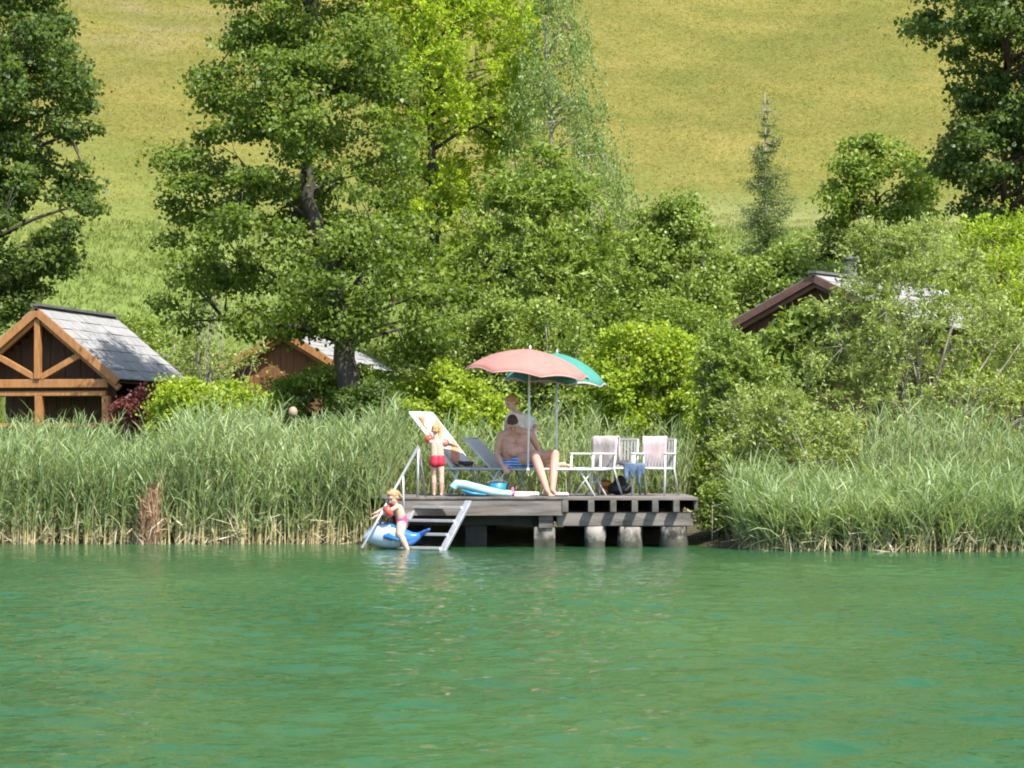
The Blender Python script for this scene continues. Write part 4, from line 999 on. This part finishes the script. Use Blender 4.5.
body = remeshed('body', mb, M['skin'], .0075, man, smooth=3); eyes(q, 1.04, body, rt); hair(q, rt, 1.04, man, M['hair_dark'])
mb = MB(); 
for k in (-1, 1): mb.cap(pel + Vector((.095 * k, -.01, .0)), pel + Vector((.09 * k, -.01, .055)), .15, .15)
mb.cap(h1, h1.lerp(kn1, .3), .134, .122); mb.cap(h2, h2.lerp(kn2, .3), .13, .12)
remeshed('swim_trunks', mb, M['trunks'], .011, man, smooth=2)

# --- woman kneeling on the lounger behind him
wz = DZ + .43; wom = empty('person', (.25, 41.62, wz), 'blond person in pale top leaning over behind the sitting man', 'person')
hip = P(526, 437, 41.72); ch2 = P(523, 421, 41.66); nk2 = P(516, 411, 41.6); hd2 = P(510.5, 402.5, 41.52)
mb = MB()
for k in (-1, 1):
    mb.cap(hip + Vector((.075 * k, 0, 0)), ch2 + Vector((.06 * k, 0, 0)), .11, .095)
s1 = P(511, 415, 41.58); s2 = P(533, 421, 41.7)
mb.cap(ch2 + Vector((0, 0, .03)), s1, .09, .05); mb.cap(ch2 + Vector((0, 0, .03)), s2, .09, .05); mb.cap(ch2, nk2, .085, .045); mb.cap(nk2, hd2, .045, .045)
e1 = P(506, 425, 41.5); w1 = P(506, 434, 41.3); limb_into(mb, [s1, e1, w1], [.048, .037, .025]); hand_into(mb, w1, (.2, -.8, -.5), (0, -.4, -.8), .9, .5, -1)
e2 = P(536, 428, 41.55); w2 = P(531, 434, 41.34); limb_into(mb, [s2, e2, w2], [.048, .037, .025]); hand_into(mb, w2, (-.1, -.8, -.5), (0, -.4, -.8), .9, .5, 1)
for k, dx in ((-1, 0), (1, .12)):
    hj = hip + Vector((.07 * k, 0, -.03)); kn = Vector((.12 + dx, 41.62 - .1 * k, wz + .07)); an = kn + Vector((.4 + .1 * (k > 0), -.14, -.005)); toe = an + Vector((.19, -.06, -.0))
    limb_into(mb, [hj, hj.lerp(kn, .5), kn], [.095, .08, .058]); limb_into(mb, [kn, kn.lerp(an, .35), an], [.055, .052, .032])
    mb.cap(an, an + Vector((.1, 0, .01)), .034, .028); mb.cap(an + Vector((.05, 0, .0)), toe + Vector((-.02, 0, -.015)), .03, .018)
    for j in range(5): mb.cap(toe + Vector((-.05, -.024 + .012 * j, -.01)), toe + Vector((.005 - .006 * abs(j - 1), -.03 + .014 * j, -.02)), .012, .009, 8)
q, rt = head_into(mb, hd2, (-.65, -.5, -.45), (-.35, -.2, .9), .95)
body = remeshed('body', mb, M['skin_pale'], .0085, wom, smooth=3); eyes(q, .95, body, rt); hair(q, rt, .98, wom, M['hair_blond'], .5)
mb = MB()
for k in (-1, 1): mb.cap(hip + Vector((.075 * k, 0, -.04)), ch2 + Vector((.06 * k, 0, .02)), .124, .108)
mb.cap(ch2 + Vector((0, 0, .03)), s1.lerp(ch2, .2), .1, .072); mb.cap(ch2 + Vector((0, 0, .03)), s2.lerp(ch2, .1), .1, .075)
mb.cap(s2, s2.lerp(e2, .5), .062, .055); mb.cap(s1, s1.lerp(e1, .5), .06, .055)
remeshed('shirt', mb, M['cream_cloth'], .012, wom, smooth=2)

# --- toddler standing at the steep lounger
tod = empty('person', (-1.2, 40.95, DZ), 'toddler in red swim bottoms standing with its back to the lake', 'person')
pe = P(437.5, 461, 41.0); cc_ = P(437, 446, 41.02); nn_ = P(436, 438.5, 41.05); hh = P(436, 430.5, 41.1); S_ = .62
mb = MB()
for k in (-1, 1):
    mb.cap(pe + Vector((.04 * k, 0, 0)), cc_ + Vector((.036 * k, 0, 0)), .07, .066)
    mb.ell(pe + Vector((.042 * k, -.035, -.02)), (.052, .05, .055), None, 8)
a1 = cc_ + Vector((-.095, 0, .06)); a2 = cc_ + Vector((.095, 0, .06)); mb.cap(cc_ + Vector((0, 0, .04)), a1, .06, .038); mb.cap(cc_ + Vector((0, 0, .04)), a2, .06, .038)
mb.cap(cc_ + Vector((0, 0, .04)), nn_, .055, .036); mb.cap(nn_, hh, .036, .04)
b1 = P(427.5, 436, 41.1); b1w = P(428, 426, 41.22); limb_into(mb, [a1, b1, b1w], [.036, .031, .02]); hand_into(mb, b1w, (.1, .4, .8), (.3, .8, 0), .58, .4, 1)
b2 = P(447, 443.5, 41.1); b2w = P(454, 446, 41.3); limb_into(mb, [a2, b2, b2w], [.036, .031, .02]); hand_into(mb, b2w, (.8, .5, -.1), (0, .3, -1), .58, .4, -1)
for k, px in ((-1, 434), (1, 441.5)):
    hj = pe + Vector((.045 * k, 0, -.02)); kn = P(px, 475, 41.0 - .03 * k); an = P(px, 488.5, 41.0 - .03 * k); an.z = DZ + .05
    limb_into(mb, [hj, hj.lerp(kn, .5), kn, kn.lerp(an, .4) + Vector((0, -.012, 0)), an], [.062, .054, .04, .042, .027]); foot_into(mb, an, (.2 * k, 1, 0), .6, DZ)
q, rt = head_into(mb, hh, (.15, .9, -.2), (0, .15, 1), .82)
body = remeshed('body', mb, M['skin_pale'], .006, tod, smooth=3); eyes(q, .82, body, rt); hair(q, rt, .84, tod, M['hair_blond'], 0)
mb = MB()
for k in (-1, 1): mb.cap(pe + Vector((.042 * k, -.01, -.03)), pe + Vector((.04 * k, -.008, .035)), .084, .078); mb.ell(pe + Vector((.042 * k, -.035, -.02)), (.062, .06, .064), None, 8)
remeshed('swim_bottoms', mb, M['red_cloth'], .009, tod, smooth=2)
def armband(parent, a, b, mat, r0):
    d = (b - a); c = a + d * .5; d.normalize(); mb = MB()
    mb.tube([c - d * .05, c - d * .045, c - d * .02, c + d * .02, c + d * .045, c + d * .05], [r0 * .6, r0 * .9, r0 * 1.12, r0 * 1.12, r0 * .9, r0 * .6], 16)
    mb.build('armband', mat, parent, smooth=True)
armband(tod, a1, b1, M['armband'], .06); armband(tod, a2, b2, M['armband_pale'], .058)

# --- girl astride the inflatable
Y0 = 39.35
girl = empty('person', (-1.66, Y0, .3), 'little girl in pink swim bottoms with red armbands riding the floating dolphin', 'person')
gp = P(402, 521, Y0); gc = P(399, 510.5, Y0 - .02); gn = P(395.5, 504.5, Y0 - .03); gh = P(393, 497, Y0 - .05)
mb = MB()
for k in (-1, 1): mb.cap(gp + Vector((0, .045 * k, 0)), gc + Vector((0, .045 * k, 0)), .078, .072)
s1 = gc + Vector((-.03, -.105, .05)); s2 = gc + Vector((-.03, .105, .05)); mb.cap(gc + Vector((0, 0, .03)), s1, .065, .04); mb.cap(gc + Vector((0, 0, .03)), s2, .065, .04)
mb.cap(gc, gn, .06, .038); mb.cap(gn, gh, .038, .042)
e1 = P(386, 512.5, Y0 - .17); w1 = P(375, 517, Y0 - .15); limb_into(mb, [s1, e1, w1], [.038, .033, .022]); hand_into(mb, w1, (-.9, .1, -.25), (0, .2, -1), .62, .5, 1)
e2 = P(387, 507, Y0 + .16); w2 = P(376, 513, Y0 + .12); limb_into(mb, [s2, e2, w2], [.038, .033, .022]); hand_into(mb, w2, (-.9, -.1, -.25), (0, -.2, -1), .62, .5, -1)
for k in (-1, 1):
    hj = gp + Vector((0, .05 * k, -.02)); kn = gp + Vector((.0, .2 * k, -.2)) + Vector((-.02, 0, 0)); an = gp + Vector((.09, .2 * k, -.42))
    limb_into(mb, [hj, hj.lerp(kn, .5), kn, kn.lerp(an, .4), an], [.08, .075, .055, .052, .034]); foot_into(mb, an, (-1, 0, 0), .68)
q, rt = head_into(mb, gh, (-.5, -.6, -.5), (-.3, -.2, .9), .95)
body = remeshed('body', mb, M['skin_pale'], .0065, girl, smooth=3); eyes(q, .88, body, rt); hair(q, rt, .97, girl, M['hair_brown'], .5)
mb = MB()
for k in (-1, 1): mb.cap(gp + Vector((0, .045 * k, -.03)), gp + Vector((-.01, .043 * k, .04)), .09, .086)
remeshed('swim_bottoms', mb, M['pink_cloth'], .009, girl, smooth=2)
armband(girl, s1.lerp(e1, .35), e1.lerp(w1, .25), M['armband'], .088); armband(girl, s2, e2, M['armband'], .068)

# --- inflatable dolphin
dx0 = P(363, 535, Y0).x
ic = empty('inflatable_dolphin', (dx0 + .45, Y0, 0), 'blue and white inflatable dolphin floating beside the bathing ladder', 'pool float')
spn = [(0, .17, .02), (.06, .2, .085), (.18, .22, .165), (.34, .21, .2), (.5, .19, .185), (.64, .17, .14), (.76, .16, .09), (.86, .2, .055), (.93, .27, .03)]
def loft(rows, n=24, ysc=.82):
    mb = MB(); vs = []
    for x, z, r_ in rows:
        for k in range(n):
            t = 2 * math.pi * k / n; vs.append((dx0 + x, Y0 + math.cos(t) * r_ * ysc, z + math.sin(t) * r_))
    fs = [(i * n + k, i * n + (k + 1) % n, (i + 1) * n + (k + 1) % n, (i + 1) * n + k) for i in range(len(rows) - 1) for k in range(n)]
    fs += [tuple(range(n - 1, -1, -1)), tuple((len(rows) - 1) * n + k for k in range(n))]; mb.add(vs, fs); return mb, vs, fs
def smooth_rows(rows, k=4):
    out = []; x = np.arange(len(rows)); xi = np.linspace(0, len(rows) - 1, (len(rows) - 1) * k + 1); r_ = np.array(rows)
    for c in range(3): out.append(np.interp(xi, x, r_[:, c]))
    out = np.array(out).T
    for _ in range(3): out[1:-1] = (out[:-2] + 2 * out[1:-1] + out[2:]) / 4
    return [tuple(v) for v in out]
mb, vs, fs = loft(smooth_rows(spn))
for i, f_ in enumerate(fs):
    cx = sum(vs[j][0] for j in f_) / len(f_) - dx0; cz = sum(vs[j][2] for j in f_) / len(f_)
    mb.m[i] = 1 if (cz < .3 + .07 * math.sin(cx * 5.5) and cx < .58) else 0
o = mb.build('body', [M['vinyl_blue'], M['vinyl_white']], ic, smooth=True)
for k in (-1, 1):
    mb = MB(); b0 = Vector((dx0 + .4, Y0 + .15 * k, .2)); mb.cap(b0, b0 + Vector((.14, .13 * k, -.05)), .055, .02); mb.cap(b0 + Vector((-.05, 0, 0)), b0 + Vector((.14, .13 * k, -.05)), .04, .018)
    remeshed('flipper', mb, M['vinyl_blue'], .01, ic)
    mb = MB(); mb.cap((dx0 + .9, Y0, .24), (dx0 + 1.0, Y0 + .16 * k, .3), .04, .018); mb.cap((dx0 + .86, Y0, .22), (dx0 + 1.0, Y0 + .16 * k, .3), .03, .015)
    remeshed('tail_fluke', mb, M['vinyl_blue'], .009, ic)
    mb = MB(); mb.ell((dx0 + .12, Y0 + .085 * k, .27), (.018, .01, .018)); mb.build('eye', M['black'], ic, smooth=True)
mb = MB(); mb.cap((dx0 + .18, Y0, .36), (dx0 + .18, Y0, .37), .02, .02); mb.cap((dx0 + .3, Y0 - .14, .4), (dx0 + .3, Y0 + .14, .4), .018, .018); remeshed('grip', mb, M['vinyl_white'], .009, ic)
